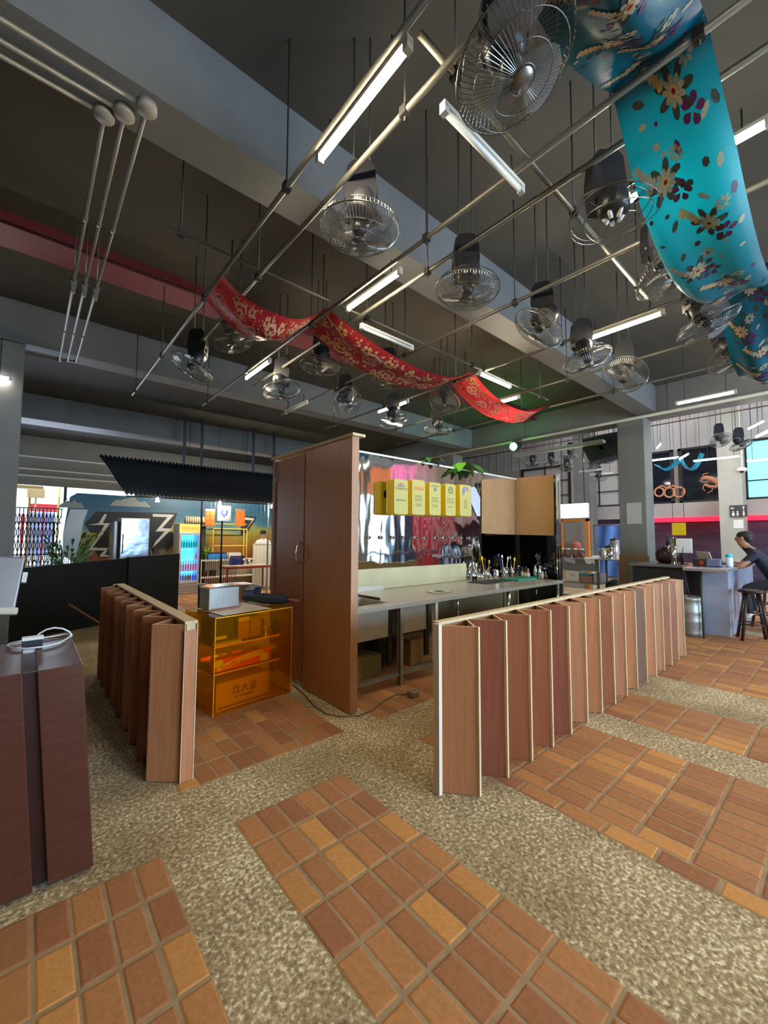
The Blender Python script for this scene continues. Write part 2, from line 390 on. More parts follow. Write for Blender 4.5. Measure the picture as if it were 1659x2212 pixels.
b = MB(); b.box((-6, -8, ZC), (10.3, 17, ZC+0.2)); struct('ceiling', b, M_ceil)
b = MB(); b.box((10.3, -8, 6.7), (20, 17, 6.9)); struct('ceiling_hall', b, mat('hall_ceiling', (0.42, 0.40, 0.37), 0.8))
for y0, y1 in ((-2.2, -1.86), (2.6, 2.94), (7.27, 7.62), (11.9, 12.55)):
    b = MB(); b.box((-6, y0, ZS), (9.72, y1, ZC+0.05)); struct('ceiling_beam', b, M_beam)
b = MB(); b.box((9.72, -8, ZS-0.02), (10.3, 17, 6.8)); struct('ceiling_beam', b, M_beam)
b = MB(); b.box((-6, 5.28, 4.60), (9.72, 5.32, ZC+0.02)); b.box((-6, 5.28, 4.58), (9.72, 5.74, 4.60)); b.tube([(-6, 5.265, 4.575), (9.7, 5.265, 4.575)], 0.018, 6, mi=1)
struct('ceiling_beam_red', b, [M_redsteel, mat('dark_red_pipe', (0.06, 0.01, 0.015), 0.5)])
# columns
def column(x0, x1, y0, y1, h, m=None, dado=0.0):
    b = MB(); b.bbox((x0, y0, 0), (x1, y1, h), 0.012)
    if dado:
        t = 0.02; M1 = 1
        for (lo, hi) in (((x0-t, y0-t, 0), (x0, y1+t, dado)), ((x0-t, y0-t, 0), (x1, y0, dado))): b.box(lo, hi, 0)
        for yy in (y0-t, y1-0.10): b.box((x0-t-0.014, yy, 0), (x0-t, yy+0.12, dado-0.091), M1)
        b.box((x0-t-0.014, y0-t, dado-0.09), (x0-t, y1+t, dado), M1)
    return struct('column', b, [m or M_col, mat('brown_dado_trim', (0.20, 0.12, 0.055), 0.6)])
column(9.72, 10.22, 2.84, 3.36, 4.13, dado=1.2)
column(-0.75, -0.14, 7.3, 7.6, ZS)
column(9.75, 10.2, 8.0, 8.5, 4.13)
column(9.75, 10.2, -4.6, -4.1, 4.13)
column(16.0, 16.6, 2.15, 2.72, 6.7, noisy('pale_column_paint', [(0.3, (0.36, 0.35, 0.30)), (0.7, (0.42, 0.41, 0.35))], nscale=2, rough=0.7))
column(15.6, 16.2, 6.35, 6.95, 6.7)
# walls
M_wall = noisy('grey_wall_paint', [(0.3, (0.20, 0.19, 0.17)), (0.7, (0.25, 0.24, 0.21))], nscale=0.8, rough=0.8)
b = MB(); b.box((-6.2, -8, -0.1), (-6, 17, 4.9)); struct('wall_left', b, M_wall)
b = MB(); b.box((-6.2, 17, 3.15), (10.3, 17.2, 4.9)); b.box((-6.2, 17, -0.1), (-1.2, 17.2, 3.2)); b.box((2.85, 17, -0.1), (10.3, 17.2, 3.2)); b.box((10.3, 17, -0.1), (20.2, 17.2, 6.9)); struct('wall_back', b, M_wall)
# white louvre ledges above the street gate
for z in (3.42, 3.63, 4.02):
    b = MB(); b.box((-0.6, 16.93, z), (3.6, 17.0, z+0.045)); struct('trim_ledge', b, mat('white_ledge', (0.62, 0.66, 0.68), 0.5))
# front of the hall behind the viewer (seen in the mirror): street opening, ochre fascia, red end wall
M_ochre = mat('ochre_fascia', (0.55, 0.33, 0.06), 0.7)
b = MB(); b.box((-6.2, -5.7, 0), (1.4, -5.5, 4.72)); struct('wall_front', b, M_wall)
b = MB(); b.box((1.4, -5.7, 3.35), (9.9, -5.5, 4.72)); b.box((10.3, -5.7, 3.35), (12.7, -5.5, 6.8)); b.box((12.7, -5.7, 3.3), (20, -5.5, 6.8), 1); struct('wall_front_fascia', b, [M_ochre, mat('beige_upper_wall', (.46, .42, .33), .8)])
b = MB(); b.box((12.7, -5.8, 0), (13.3, -5.4, 3.3)); b.box((13.3, -5.7, 0), (13.9, -5.5, 3.3)); struct('wall_front_pier', b, mat('dark_blue_pier', (0.03, 0.045, 0.07), 0.5))
b = MB(); b.box((13.9, -5.7, 0), (20, -5.5, 3.3))
for k in range(9):
    x = 14.6+k*0.34
    b.tube([(x+0.12*sin(2.2*t+k), -5.49, 0.7+t*0.55) for t in [i/3 for i in range(0, 14)]], 0.028, 5, mi=1)
struct('wall_front_red', b, [mat('red_mural_wall', (0.36, 0.03, 0.035), 0.6), M_white])
# street outside
b = MB(); b.box((-30, 17.2, -0.25), (40, 60, -0.05)); b.box((-30, -40, -0.25), (40, -8, -0.05)); struct('street_ground', b, mat('street_concrete', (0.42, 0.41, 0.40), 0.8))
# far end of the hall: wall, mezzanine, windows
XW = 17.5
b = MB(); b.box((XW, -8, 4.75), (XW+0.2, 17, 6.8))
for k in range(60): b.box((XW-0.03, -7.8+k*0.42, 4.75), (XW, -7.8+k*0.42+0.03, 6.7))
struct('wall_right', b, noisy('white_cladding', [(0.3, (0.42, 0.40, 0.38)), (0.7, (0.52, 0.50, 0.48))], nscale=1.2, rough=0.7))
b = MB(); b.box((XW-0.6, -8, 2.28), (XW+0.2, 17, 2.78)); struct('wall_right_slab_edge', b, noisy('pink_grey_concrete', [(0.3, (0.38, 0.32, 0.30)), (0.7, (0.46, 0.40, 0.37))], nscale=1, rough=0.8))
b = MB(); b.box((XW+.01, -8, 2.7), (XW+.2, 17, 4.8)); struct('wall_right_middle', b, mat('dull_cream_wall', (.42, .38, .32), .8))
b = MB(); b.box((XW, -8, 0), (XW+0.2, 17, 2.3)); struct('wall_right_lower', b, noisy('purple_tarpaulin', [(0.3, (0.05, 0.035, 0.075)), (0.7, (0.11, 0.075, 0.13))], scale=(1, 0.4, 3), nscale=2, rough=0.5))
M_darkglass = mat('dark_window_glass', (0.012, 0.014, 0.022), 0.08, spec=0.6)
for k, (ya, yb, m) in enumerate(((2.85, 4.05, M_darkglass), (4.2, 5.5, M_darkglass), (5.9, 7.6, mat('cream_window_panel', (0.50, 0.46, 0.42), 0.7)), (7.9, 10.2, mat('cream_window_panel', (0.5, 0.46, 0.42))), (0.9, 2.3, mat('green_lit_window', (0.2, 0.5, 0.4), 0.5, emit=0.6, ecol=(0.25, 0.75, 0.65))))):  # cream panels have one plain base colour
    b = MB(); b.box((XW-0.04, ya, 2.8), (XW, yb, 4.75), 1)
    for yy in (ya, yb-0.1): b.box((XW-0.1, yy, 2.8), (XW-0.03, yy+0.1, 4.75))
    for zz in (2.8, 4.67): b.box((XW-0.1, ya, zz), (XW-0.03, yb, zz+0.08))
    if m is not M_darkglass:
        b.box((XW-0.08, (ya+yb)/2-0.02, 2.8), (XW-0.03, (ya+yb)/2+0.02, 4.75))
        for zz in (3.4, 4.05): b.box((XW-0.08, ya, zz), (XW-0.03, yb, zz+0.035))
    struct('window_%d' % (k+1), b, [mat('black_window_frame', (0.02, 0.02, 0.025), 0.5), m])
b = MB(); b.box((XW-0.62, 0.6, 2.13), (XW-0.58, 5.2, 2.275)); tag(b.build('neon_strip', mat('red_neon', (0.9, 0.05, 0.1), 0.4, emit=2.0, ecol=(1.0, 0.0, 0.012))), 'red neon strip running along the underside of the far mezzanine edge', 'neon light')

# ================================================================== CEILING SERVICES
ZP = 3.72
def pipe_run(x, y0, y1, label, r=0.017, z=ZP, m=None, along='y', step=1.5, group=None, rods=True):
    t = thing('ceiling_pipe', label, 'pipe', (0, 0, 0), 0, group)
    b = MB()
    p = [(x, y0, z), (x, y1, z)] if along == 'y' else [(y0, x, z), (y1, x, z)]
    b.tube(p, r, 8); b.build('pipe', m or M_pipe, t)
    if rods:
        n = max(2, int((y1-y0)/step)+1)
        for k in range(n):
            s = y0+0.25+(y1-y0-0.5)*k/(n-1)
            top = ZC
            q = (x, s) if along == 'y' else (s, x)
            for by0, by1 in ((2.6, 2.94), (7.27, 7.62)):
                if by0-.02 < q[1] < by1+.02: top = ZS
            b = MB(); b.tube([(q[0], q[1], z-0.05), (q[0], q[1], top)], 0.006, 5)
            b.box((q[0]-.022, q[1]-.022, z-.026), (q[0]+.022, q[1]+.022, z+.026)); b.build('hanger_rod', M_rod, t)
    return t
PG = 'suspended ceiling pipes'
pipe_run(1.12, 0.4, 7.2, 'grey pipe hung under the ceiling carrying the largest lit tube', group=PG)
pipe_run(1.36, -0.6, 5.2, 'grey pipe passing just above the fan nearest the main beam', group=PG)
pipe_run(2.09, -1.5, 7.0, 'yellowish grey pipe carrying the middle peak of the red cloth', group=PG)
pipe_run(2.37, -1.2, 5.6, 'grey pipe alongside the second fan with its kinked cable', group=PG)
pipe_run(3.30, -1.2, 6.6, 'long grey pipe crossing below the main beam beside the third fan', group=PG)
pipe_run(4.39, -1.2, 6.8, 'grey pipe carrying the lit tube right of the main beam', group=PG)
pipe_run(5.48, -1.2, 6.2, 'grey pipe above the lit tube nearest the end of the red cloth', group=PG)
pipe_run(6.44, -1.0, 7.0, 'grey pipe ending where the red cloth is tied', group=PG)
pipe_run(1.16, 1.2, 4.2, 'yellowish cross pipe running from the open fan motor to the right lit tube', along='x', z=3.76, group=PG)
pipe_run(3.14, 0.5, 6.2, 'thin grey cross pipe between main beam and red cloth', along='x', z=3.76, r=0.012, group=PG)
pipe_run(9.62, -1.0, 12.0, 'thick cream pipe strapped along the foot of the cross beam', z=4.10, r=0.035, m=mat('cream_pipe', (0.46, 0.43, 0.33), 0.5), step=3, group=None)

# three conduits with round boxes
g3 = 'triple conduits at the ceiling'
for k, (ex, ey, lab) in enumerate(((0.235, 2.85, 'metal conduit with round box, leftmost of the three under the beams'), (0.325, 2.76, 'metal conduit with round box, middle of the three under the beams'), (0.42, 2.64, 'metal conduit with round box, rightmost of the three under the beams'))):
    t = thing('ceiling_conduit', lab, 'conduit', (0, 0, 0), 0, g3); z = 4.08
    b = MB(); b.tube([(-5.5, ey, z), (ex, ey, z)], 0.014, 8); b.tube([(ex, ey, z), (ex, 7.46-0.06*k, z)], 0.014, 8)
    for s in (3.9, 5.1, 6.3): b.tube([(ex, s, z), (ex, s+.05, z)], 0.019, 8)
    b.build('pipe', M_conduit, t)
    b = MB(); b.lathe([(0.0, -0.025), (0.052, -0.025), (0.055, -0.02), (0.055, 0.02), (0, 0.022)], 18, c=(ex, ey, z)); b.build('junction_box', mat('grey_conduit_box', (0.30, 0.28, 0.25), 0.5), t)
    b = MB(); b.tube([(ex, 7.46-0.06*k, z), (ex, 7.46-0.06*k, z+0.02)], 0.03, 8); b.tube([(ex, 7.46-0.06*k, z), (-0.72, 7.46-0.06*k, z)], 0.013, 8); b.build('wall_leg', M_pipe, t)
    for s in (5.0,):
        b = MB(); b.tube([(ex, s, z), (ex, s, ZC)], 0.006, 5); b.prism([(ex-.03, s-.02, z+.02), (ex+.03, s-.02, z+.02), (ex+.012, s-.02, z-.12), (ex-.012, s-.02, z-.12)], (0, .04, 0)); b.build('hanger_bracket', M_conduit, t)

# tube lights -------------------------------------------------------
def tube_light(loc, rz, label, lit=True, L=0.70, m=None, rod=0.12, group='tube lights under the ceiling'):
    t = thing('tube_light', label, 'tube light', loc, rz, group)
    b = MB(); b.tube([(-L/2, 0, 0), (L/2, 0, 0)], 0.0165, 10); b.build('tube', m or (M_tube if lit else M_tube_off), t)
    b = MB(); b.box((-L/2-.02, -.018, .018), (L/2+.02, .018, .04)); b.build('batten', M_batten, t)
    for s in (-1, 1):
        b = MB(); b.box((s*(L/2+.004)-.016, -.018, -.018), (s*(L/2+.004)+.016, .018, .022)); b.build('end_cap', M_batten, t)
        b = MB(); b.tube([(s*L*.36, 0, .04), (s*L*.36, 0, .04+rod)], 0.005, 5); b.build('hanger_rod', M_rod, t)
    return t
ZT = 3.66
tube_light((1.145, 1.53, ZT), Z90, 'large lit tube overlapping the main beam at the top')
tube_light((2.15, 2.65, ZT), Z90, 'lit tube between the main beam and the middle of the red cloth')
tube_light((4.405, 1.45, ZT), Z90, 'lit tube on the right beside the pale bladed fan')
tube_light((2.11, 4.90, ZT), Z90, 'lit tube below the left swag of the red cloth')
tube_light((5.48, 3.59, ZT), Z90, 'lit tube just above the last swag of the red cloth')
tube_light((4.38, 4.85, ZT), Z90, 'lit tube just under the middle swag of the red cloth')
tube_light((4.66, 3.09, ZT), 0, 'lit tube turned crosswise right above the second peak of the red cloth')
tube_light((1.82, 1.245, ZT), 0, 'unlit tube with one end hidden by the big fan', lit=False)
tube_light((2.80, 3.17, ZT), 0, 'unlit tube turned crosswise between beam and red cloth', lit=False)
tube_light((3.23, 5.94, ZT), Z90, 'unlit bluish tube beyond the red cloth near the round fans', lit=False)
tube_light((5.05, 5.55, ZT), 0, 'short lit tube beside the small tilted fan below the red cloth', L=0.4, rod=ZC-ZT-.04)
tube_light((2.75, 0.55, ZT), Z90, 'lit tube at the right edge half hidden by the turquoise cloth')
tube_light((-0.62, 7.25, 3.62), 0, 'lit tube fixed to the column at the far left', m=M_tube_cool, rod=ZS-3.66)
for x, y in ((0.1, -1.6), (1.145, -0.9), (2.15, -1.3), (4.4, -1.5), (7.6, 1.4), (7.6, -1.4), (8.0, -4.2), (5.0, -4.2)):  # unseen tubes added to light the near floor and the front fascia
    tube_light((x, y, ZT), Z90, rod=ZC-ZT-.04, label='added fill tube out of view behind the viewer or beside the picture')

# fans --------------------------------------------------------------
def fan_proto():
    t = thing('orbit_fan', 'x', 'fan', (0, 0, 0))
    P = 0.0   # pivot of the head, cage centre is 0.05 below it
    b = MB()
    b.prism([(-.085, .03, .10), (.085, .03, .10), (.10, .03, .22), (.085, .03, .36), (.05, .03, .40), (-.05, .03, .40), (-.085, .03, .36), (-.10, .03, .22)], (0, .10, 0))
    b.tube([(-.105, .08, .17), (.105, .08, .17)], .022, 8)
    b.tube([(-.09, .08, .10), (-.075, .05, .02)], .018, 6); b.tube([(.09, .08, .10), (.075, .05, .02)], .018, 6)
    b.build('bracket', M_blackplastic, t)
    b = MB()
    for s in (-.05, .05): b.tube([(s, .08, .40), (s, .08, 1.29)], .006, 5)
    b.build('suspension_rod', M_rod, t)
    b = MB(); b.lathe([(.02, .16), (.062, .15), (.078, .11), (.082, .03), (.07, -.005), (.03, -.02)], 18); b.build('motor', M_blackplastic, t)
    R = .235; b = MB()
    prof_b = [(.05, .0), (.12, .012), (.19, .002), (R-.006, -.03), (R, -.055)]
    prof_f = [(R, -.055), (R-.006, -.08), (.19, -.118), (.12, -.135), (.045, -.14)]
    for pf, n in ((prof_b, 64), (prof_f, 72)):
        for k in range(n):
            a = 2*pi*k/n+.01; sw = .10 if pf is prof_f else 0
            b.tube([(r*cos(a+sw*(R-r)/R), r*sin(a+sw*(R-r)/R), z) for r, z in pf], .0013, 3, caps=False, smooth=False)
    for r, z, q in ((R, -.055, .0045), (.19, .002, .002), (.12, .012, .002), (.19, -.118, .002), (.12, -.135, .002), (.05, -.14, .003)):
        b.tube([(r*cos(2*pi*k/40), r*sin(2*pi*k/40), z) for k in range(40)], q, 5, closed=True, caps=False)
    b.lathe([(.001, -.146), (.044, -.146), (.046, -.138), (.001, -.136)], 16)
    b.build('cage', M_fanwire, t)
    b = MB()
    b.lathe([(.005, -.10), (.03, -.10), (.042, -.085), (.042, -.05), (.03, -.03)], 16, mi=1)
    for k in range(3):
        a0 = 2*pi*k/3
        def bl(u, v, a0=a0):
            r = .035+.165*u; wdt = (.30+.75*sin(pi*min(1, u*.62+.12)))*(1 if u < .9 else 1-(u-.9)*3)
            a = a0+(v-.5)*wdt*1.25+.25*u
            return (r*cos(a), r*sin(a), -.068+(.5-v)*.045*(1-.35*u))
        b.grid(bl, 8, 6)
    b.build('blades', [M_fanblade, M_blackplastic], t)
    return t
FAN = fan_proto()
FZ = 3.45
HEAD = ('motor', 'cage', 'blades')
def place_fan(x, y, label, rz=0.0, tilt=(0.0, 0.0), z=FZ, first=[True], group='orbit fans hung from the ceiling', bare=False):
    if first[0]:
        first[0] = False; r = FAN; r.location = (x, y, z); r.rotation_euler = (0, 0, rz); r['label'] = label; r['group'] = group
    else:
        r = dup(FAN, (x, y, z), rz, label, group)
    for c in r.children:
        if c.name.split('.')[0] in HEAD: c.rotation_euler = (tilt[0], tilt[1], random.random()*2)
    return r
def fan_at(px, py, label, dz=-0.06, **k):
    z = k.pop('z', FZ); p = at(px, py, z=z+dz); return place_fan(p.x, p.y, label, z=z, **k)
LOOK = YAW  # turn so that +y of the fan points away from the viewer
fan_at(778, 492, 'ceiling fan with shiny cage hanging in front of the main beam', rz=-LOOK, tilt=(0.12, 0))
fan_at(1100, 150, 'biggest dark fan at the top beside the turquoise cloth', rz=-LOOK, tilt=(-0.35, 0))
fan_at(1011, 625, 'fan second along the main beam, cage level', rz=-LOOK, tilt=(0.06, 0.02))
fan_at(1172, 712, 'fan with cage tipped up to the right, third along the main beam', rz=-LOOK-.4, tilt=(0.0, 0.62))
fan_at(1265, 777, 'fan with level round cage below the right lit tube', rz=-LOOK, tilt=(-0.25, 0.1))
fan_at(1352, 815, 'tilted fan at the far end of the main beam over the grey column', rz=-LOOK-.4, tilt=(0.1, 0.7))
fan_at(1440, 590, 'fan with a pale sunlit blade facing down beside the turquoise cloth', rz=-LOOK, tilt=(-0.5, -0.1))
fan_at(1522, 700, 'dark fan right of the lit tube, larger of the two shaded ones', rz=-LOOK, tilt=(-0.45, 0.1))
fan_at(1578, 772, 'dark fan at the right edge just over the cross beam', rz=-LOOK, tilt=(-0.5, 0))
fan_at(500, 728, 'fan half hidden under the left end of the red cloth', z=3.66, rz=-LOOK, tilt=(-0.3, -0.25))
fan_at(419, 795, 'fan leftmost of all with cage tipped to the right', rz=-LOOK, tilt=(0.25, 0.42))
fan_at(606, 845, 'fan with tipped cage just right of the lit tube under the red cloth', rz=-LOOK, tilt=(-0.1, -0.22))
fan_at(745, 876, 'fan facing the viewer above the tall wooden partition', rz=-LOOK, tilt=(-1.0, 0.0))
fan_at(692, 790, 'fan mostly hidden behind the second swag of the red cloth', z=3.66, rz=-LOOK, tilt=(0.1, 0))
fan_at(840, 822, 'fan of which only the black bracket shows above the third swag', z=3.66, rz=-LOOK, tilt=(0.0, 0))
fan_at(962, 873, 'fan tipped up to the right below the second peak of the red cloth', z=3.66, rz=-LOOK, tilt=(0.05, 0.55))
fan_at(850, 908, 'small fan under the two lit tubes, cage tipped to the left', rz=-LOOK, tilt=(0.1, -0.35))
fan_at(946, 930, 'small dark fan above the grey beam behind the mirror panel', rz=-LOOK, tilt=(0.3, -0.3))
# fan with its cage off
t = thing('bare_fan_motor', 'black fan motor without cage, loose wire rings hanging around it', 'fan', at(1325, 455, z=FZ-.05)); t.rotation_euler = (0, 0, -LOOK)
b = MB(); b.prism([(-.085, .03, .06), (.085, .03, .06), (.10, .03, .22), (.085, .03, .36), (.05, .03, .40), (-.05, .03, .40), (-.085, .03, .36), (-.10, .03, .22)], (0, .10, 0)); b.tube([(.1, .08, .2), (.19, .0, .22), (.21, -.04, .12), (.12, 0, .05)], .01, 6); b.build('bracket', M_blackplastic, t)
b = MB(); b.lathe([(.02, .12), (.07, .11), (.085, .06), (.085, -.01), (.06, -.03)], 18); b.build('motor', M_blackplastic, t)
b = MB()
for k in range(5): b.tube([(.06*cos(1.26*k), .06*sin(1.26*k), -.01), (.03*cos(1.26*k), .03*sin(1.26*k), -.06)], .012, 6)
b.build('blade_hub', M_white, t)
b = MB()
for s in (-.05, .05): b.tube([(s, .08, .40), (s, .08, 1.29)], .006, 5)
b.build('suspension_rod', M_rod, t)
b = MB()
for q, (r, z, dx) in enumerate(((.225, -.03, .0), (.20, -.01, -.03), (.17, -.05, .02))):
    b.tube([(r*cos(2*pi*k/36)+dx, r*sin(2*pi*k/36), z+.02*sin(4*pi*k/36+q)) for k in range(36)], .003, 5, closed=True, caps=False)
for k in range(6): b.tube([(.06*cos(1.05*k), .06*sin(1.05*k), 0), (.15*cos(1.05*k+.2), .15*sin(1.05*k+.2), .025), (.225*cos(1.05*k+.3), .225*sin(1.05*k+.3), -.03)], .0025, 4)
b.build('wire_rings', M_fanwire, t)

# cloths --------------------------------------------------------------
def swag_cloth(name, label, pts, y1, y2, mats, motif, pitch, fold=0.02, nseg=10, thick=0.0):
    """pts: list of (x, z) supports with sag; cloth hangs between ceiling pipes, y1..y2 wide"""
    path = []
    for (xa, za, sag), (xb, zb, _) in zip(pts, pts[1:]):
        for i in range(nseg):
            u = i/nseg; path.append((xa+(xb-xa)*u, za+(zb-za)*u-sag*4*u*(1-u)))
    path.append((pts[-1][0], pts[-1][1])); N = len(path)-1
    sup = [p[0] for p in pts]
    def S(u, v):
        f = u*N; i = min(int(f), N-1); q = f-i
        x = path[i][0]+(path[i+1][0]-path[i][0])*q; z = path[i][1]+(path[i+1][1]-path[i][1])*q
        d = min(abs(x-s) for s in sup); pin = max(0, 1-d/0.45)
        w = 1-0.10*pin
        y = (y1+y2)/2+(v-.5)*(y2-y1)*w
        z += fold*sin(v*9+u*7)*(0.75-.6*pin) + 0.022*sin(v*3.0+u*17)*(1-pin) - 0.07*(1-pin)*sin(pi*v)
        return Vector((x, y, z))
    b = MB(); b.grid(S, N*2, 14)
    L = sum(sqrt((path[i+1][0]-path[i][0])**2+(path[i+1][1]-path[i][1])**2) for i in range(N)); Wd = abs(y2-y1)
    def decal(cu, cv, poly, mi, off):
        P = []
        for (du, dv) in poly:
            u, v = cu+du/L, cv+dv/Wd
            if not (0.002 < u < .998 and 0.01 < v < .99): return
            P.append((u, v))
        Q = []
        for u, v in P:
            e = 1e-3; p = S(u, v); n = (S(min(1, u+e), v)-S(max(0, u-e), v)).cross(S(u, min(1, v+e))-S(u, max(0, v-e)))
            n.normalize(); n = n if n.z < 0 else -n
            Q.append(p+n*off)
        b.face(Q, mi)
    motif(decal, L, Wd)
    return tag(b.build(name, mats, fix=False), label, 'cloth')
def petals(decal, cu, cv, r, n, mi, off, rot=0, wid=.32):
    for k in range(n):
        a = rot+2*pi*k/n; c, s = cos(a), sin(a)
        decal(cu, cv, [(c*r*t-s*r*w, s*r*t+c*r*w) for t, w in ((.18, 0), (.55, wid*.6), (.85, wid*.5), (1, 0), (.85, -wid*.5), (.55, -wid*.6))], mi, off)
def disc(decal, cu, cv, r, mi, off, n=10, sx=1, rot=0): decal(cu, cv, [(r*sx*cos(2*pi*k/n)*cos(rot)-r*sin(2*pi*k/n)*sin(rot), r*sx*cos(2*pi*k/n)*sin(rot)+r*sin(2*pi*k/n)*cos(rot)) for k in range(n)], mi, off)
def red_motif(decal, L, W):
    rnd = random.Random(3); n = int(L/.25)
    for i in range(n):
        cu = (i+.5)/n
        cv = .5+.12*(-1)**i
        # pale drop-shaped frame with a gold flower inside
        ring = [(.085*cos(a)*(1-.25*sin(a)), .105*sin(a)) for a in [2*pi*k/18 for k in range(18)]]
        for k in range(18):
            a, c2 = ring[k], ring[(k+1) % 18]
            if k % 9 in (8,): continue
            decal(cu, cv, [a, c2, (c2[0]*.78, c2[1]*.78), (a[0]*.78, a[1]*.78)], 1, .003)
        petals(decal, cu, cv, .058, 6, 2, .004, rnd.random(), .5); disc(decal, cu, cv, .014, 3, .006)
        for s in (-1, 1):
            petals(decal, cu+.15/L, .5+s*.30, .055, 5, 2, .003, rnd.random()*3, .6); disc(decal, cu+.15/L, .5+s*.30, .012, 3, .005)
        for q in range(60): 
            disc(decal, cu+rnd.uniform(-.15, .15)/L, rnd.uniform(.05, .95), rnd.uniform(.005, .014), rnd.choice((1, 2, 2, 3)), .0025, 5, rnd.uniform(.6, 2.4), rnd.random()*3)
def teal_motif(decal, L, W):
    rnd = random.Random(5); n = int(L/.25)
    for i in range(n):
        cu = (i+.4)/n; cv = .5+(.18 if i % 2 else -.10)+rnd.uniform(-.05, .05)
        petals(decal, cu, cv, .085, 7, 2, .002, rnd.random(), .30)
        petals(decal, cu, cv, .05, 9, 1, .004, rnd.random(), .34); disc(decal, cu, cv, .02, 4, .006); disc(decal, cu, cv, .009, 5, .007)
        petals(decal, cu+.07/L, cv-.055/W, .05, 5, 3, .003, 1.0, .5)
        petals(decal, cu-.075/L, cv-.07/W, .035, 8, 1, .003, 0.2, .35)
        for q in range(5): disc(decal, cu-(.03+.017*q)/L, cv+(.05+.014*q)/W, .013, rnd.choice((1, 4)), .004, 6, 1.7, .6)
        for q in range(7): disc(decal, cu+rnd.uniform(-.15, .15)/L, rnd.uniform(.04, .96), rnd.uniform(.008, .016), rnd.choice((2, 1, 3)), .002, 6, rnd.uniform(1, 2.2), rnd.random()*3)
def cloth_mat(name, c, tr):
    m = mat(name, c, 0.38, spec=0.4); n = m.node_tree.nodes; l = m.node_tree.links
    t = n.new('ShaderNodeBsdfTranslucent'); t.inputs[0].default_value = (*c, 1); mx = n.new('ShaderNodeMixShader'); mx.inputs[0].default_value = tr
    l.new(n['Principled BSDF'].outputs[0], mx.inputs[1]); l.new(t.outputs[0], mx.inputs[2]); l.new(mx.outputs[0], n['Material Output'].inputs[0]); return m
M_redcloth = cloth_mat('red_satin', (0.36, 0.020, 0.028), 0.35); M_teal = cloth_mat('turquoise_satin', (0.0, 0.105, 0.175), 0.35)
M_gold = cloth_mat('pale_gold_print', (0.60, 0.38, 0.17), 0.4); M_rose = cloth_mat('pale_rose_print', (0.62, 0.38, 0.32), 0.4); M_dred = cloth_mat('dark_red_print', (0.25, 0.01, 0.02), .4)
M_creamp = cloth_mat('cream_flower_print', (0.42, 0.37, 0.28), 0.4); M_olive = cloth_mat('olive_leaf_print', (0.05, 0.06, 0.05), 0.4); M_magenta = cloth_mat('plum_print', (0.11, 0.02, 0.08), 0.4)
swag_cloth('red_cloth_swag', 'red patterned cloth draped in three swags below the ceiling pipes', [(1.10, 3.65, .24), (2.09, 3.77, .27), (4.40, 3.77, .30), (6.44, 3.75, 0)], 3.24, 3.72,
           [M_redcloth, M_rose, M_gold, M_dred], red_motif, .3, fold=.03)
swag_cloth('turquoise_cloth_swag', 'turquoise flowered cloth hanging in deep swags at the top right', [(0.9, 3.76, .18), (2.10, 3.77, .50), (4.39, 3.77, .55), (6.44, 3.77, 0)], 0.30, 0.72,
           [M_teal, M_creamp, M_olive, M_magenta, M_gold, M_dred], teal_motif, .3, fold=.045)

# ================================================================== WOODEN DIVIDERS
def divider(name, label, n, pitch, amp, H, rail_t, loc, rz, seed, lip=True, near_end=None):
    """zigzag screen: local +x along the run, teeth toward local -y, flat back on y=0..rail_t"""
    t = thing(name, label, 'room divider', loc, rz)
    rnd = random.Random(seed); z0 = 0.006
    L = n*pitch
    b = MB(); b.box((0, 0, z0), (L, rail_t, H), mis=[0, 1, 0, 1, 2, 1]); b.box((-.002, -.012, H), (L+.002, rail_t+.012, H+.018), 1); b.build('back_board', [WOODS[2], M_ply, mat('khaki_back', (0.42, 0.35, 0.19), .7)], t)
    b = MB(); b.box((-.03, -.035, z0), (-.002, .01, H+.012)); b.build('end_batten', M_cream_batten, t)
    if near_end:
        b = MB(); b.box((L+.001, -.012, z0), (L+.012, rail_t+.004, H-.04)); b.box((L+.001, -.016, z0), (L+.016, -.012, H), 1); b.box((L+.001, rail_t+.004, z0), (L+.016, rail_t+.010, H), 1); b.build('end_board', [WOODS[0], M_ply], t)
    th = 0.014
    for k in range(n):
        for q in (0, 1):
            xa, xb = k*pitch+q*pitch/2, k*pitch+(q+1)*pitch/2
            ya, yb = (0, -amp) if q == 0 else (-amp, 0)
            d = Vector((xb-xa, yb-ya, 0)).normalized(); nn = Vector((d.y, -d.x, 0))*th
            A, B_ = Vector((xa, ya, z0)), Vector((xb, yb, z0))
            if q: A = A + d*0.004
            up = Vector((0, 0, H-z0+rnd.uniform(-.004, .004)))
            if nn.y > 0: nn = -nn
            v = [A, B_, B_-nn, A-nn]; v = v+[p+up for p in v]
            b = MB(); b.hexa(v, mis=[1, 1, 0, 1, 0, 1] if lip else [1, 1, 0, 0, 0, 0])
            # raw plywood lip on the outer fold
            if q == 0 and lip: b.box((xb-.004, yb-.014, z0), (xb+.012, yb+.004, H), 1)
            b.build('panel', [WOODS[(0, 1, 3, 3, 1, 2, 0, 3, 2, 0, 4, 0, 2, 3, 3, 2)[k % 16]] if q == 0 else WOODS[rnd.choice((0, 2, 3))], M_ply], t)
    return t
divider('folding_divider', 'long low zigzag wooden divider standing on the brick floor right of the sink counter', 16, 0.30, 0.185, 1.005, 0.03, (1.955, 1.735, 0), 0, 4)
divider('folding_divider', 'short low zigzag wooden divider standing left of the yellow acrylic cabinet', 9, 0.305, 0.17, 0.985, 0.055, (0.80, 5.60, 0), -Z90, 11, lip=False, near_end=True)

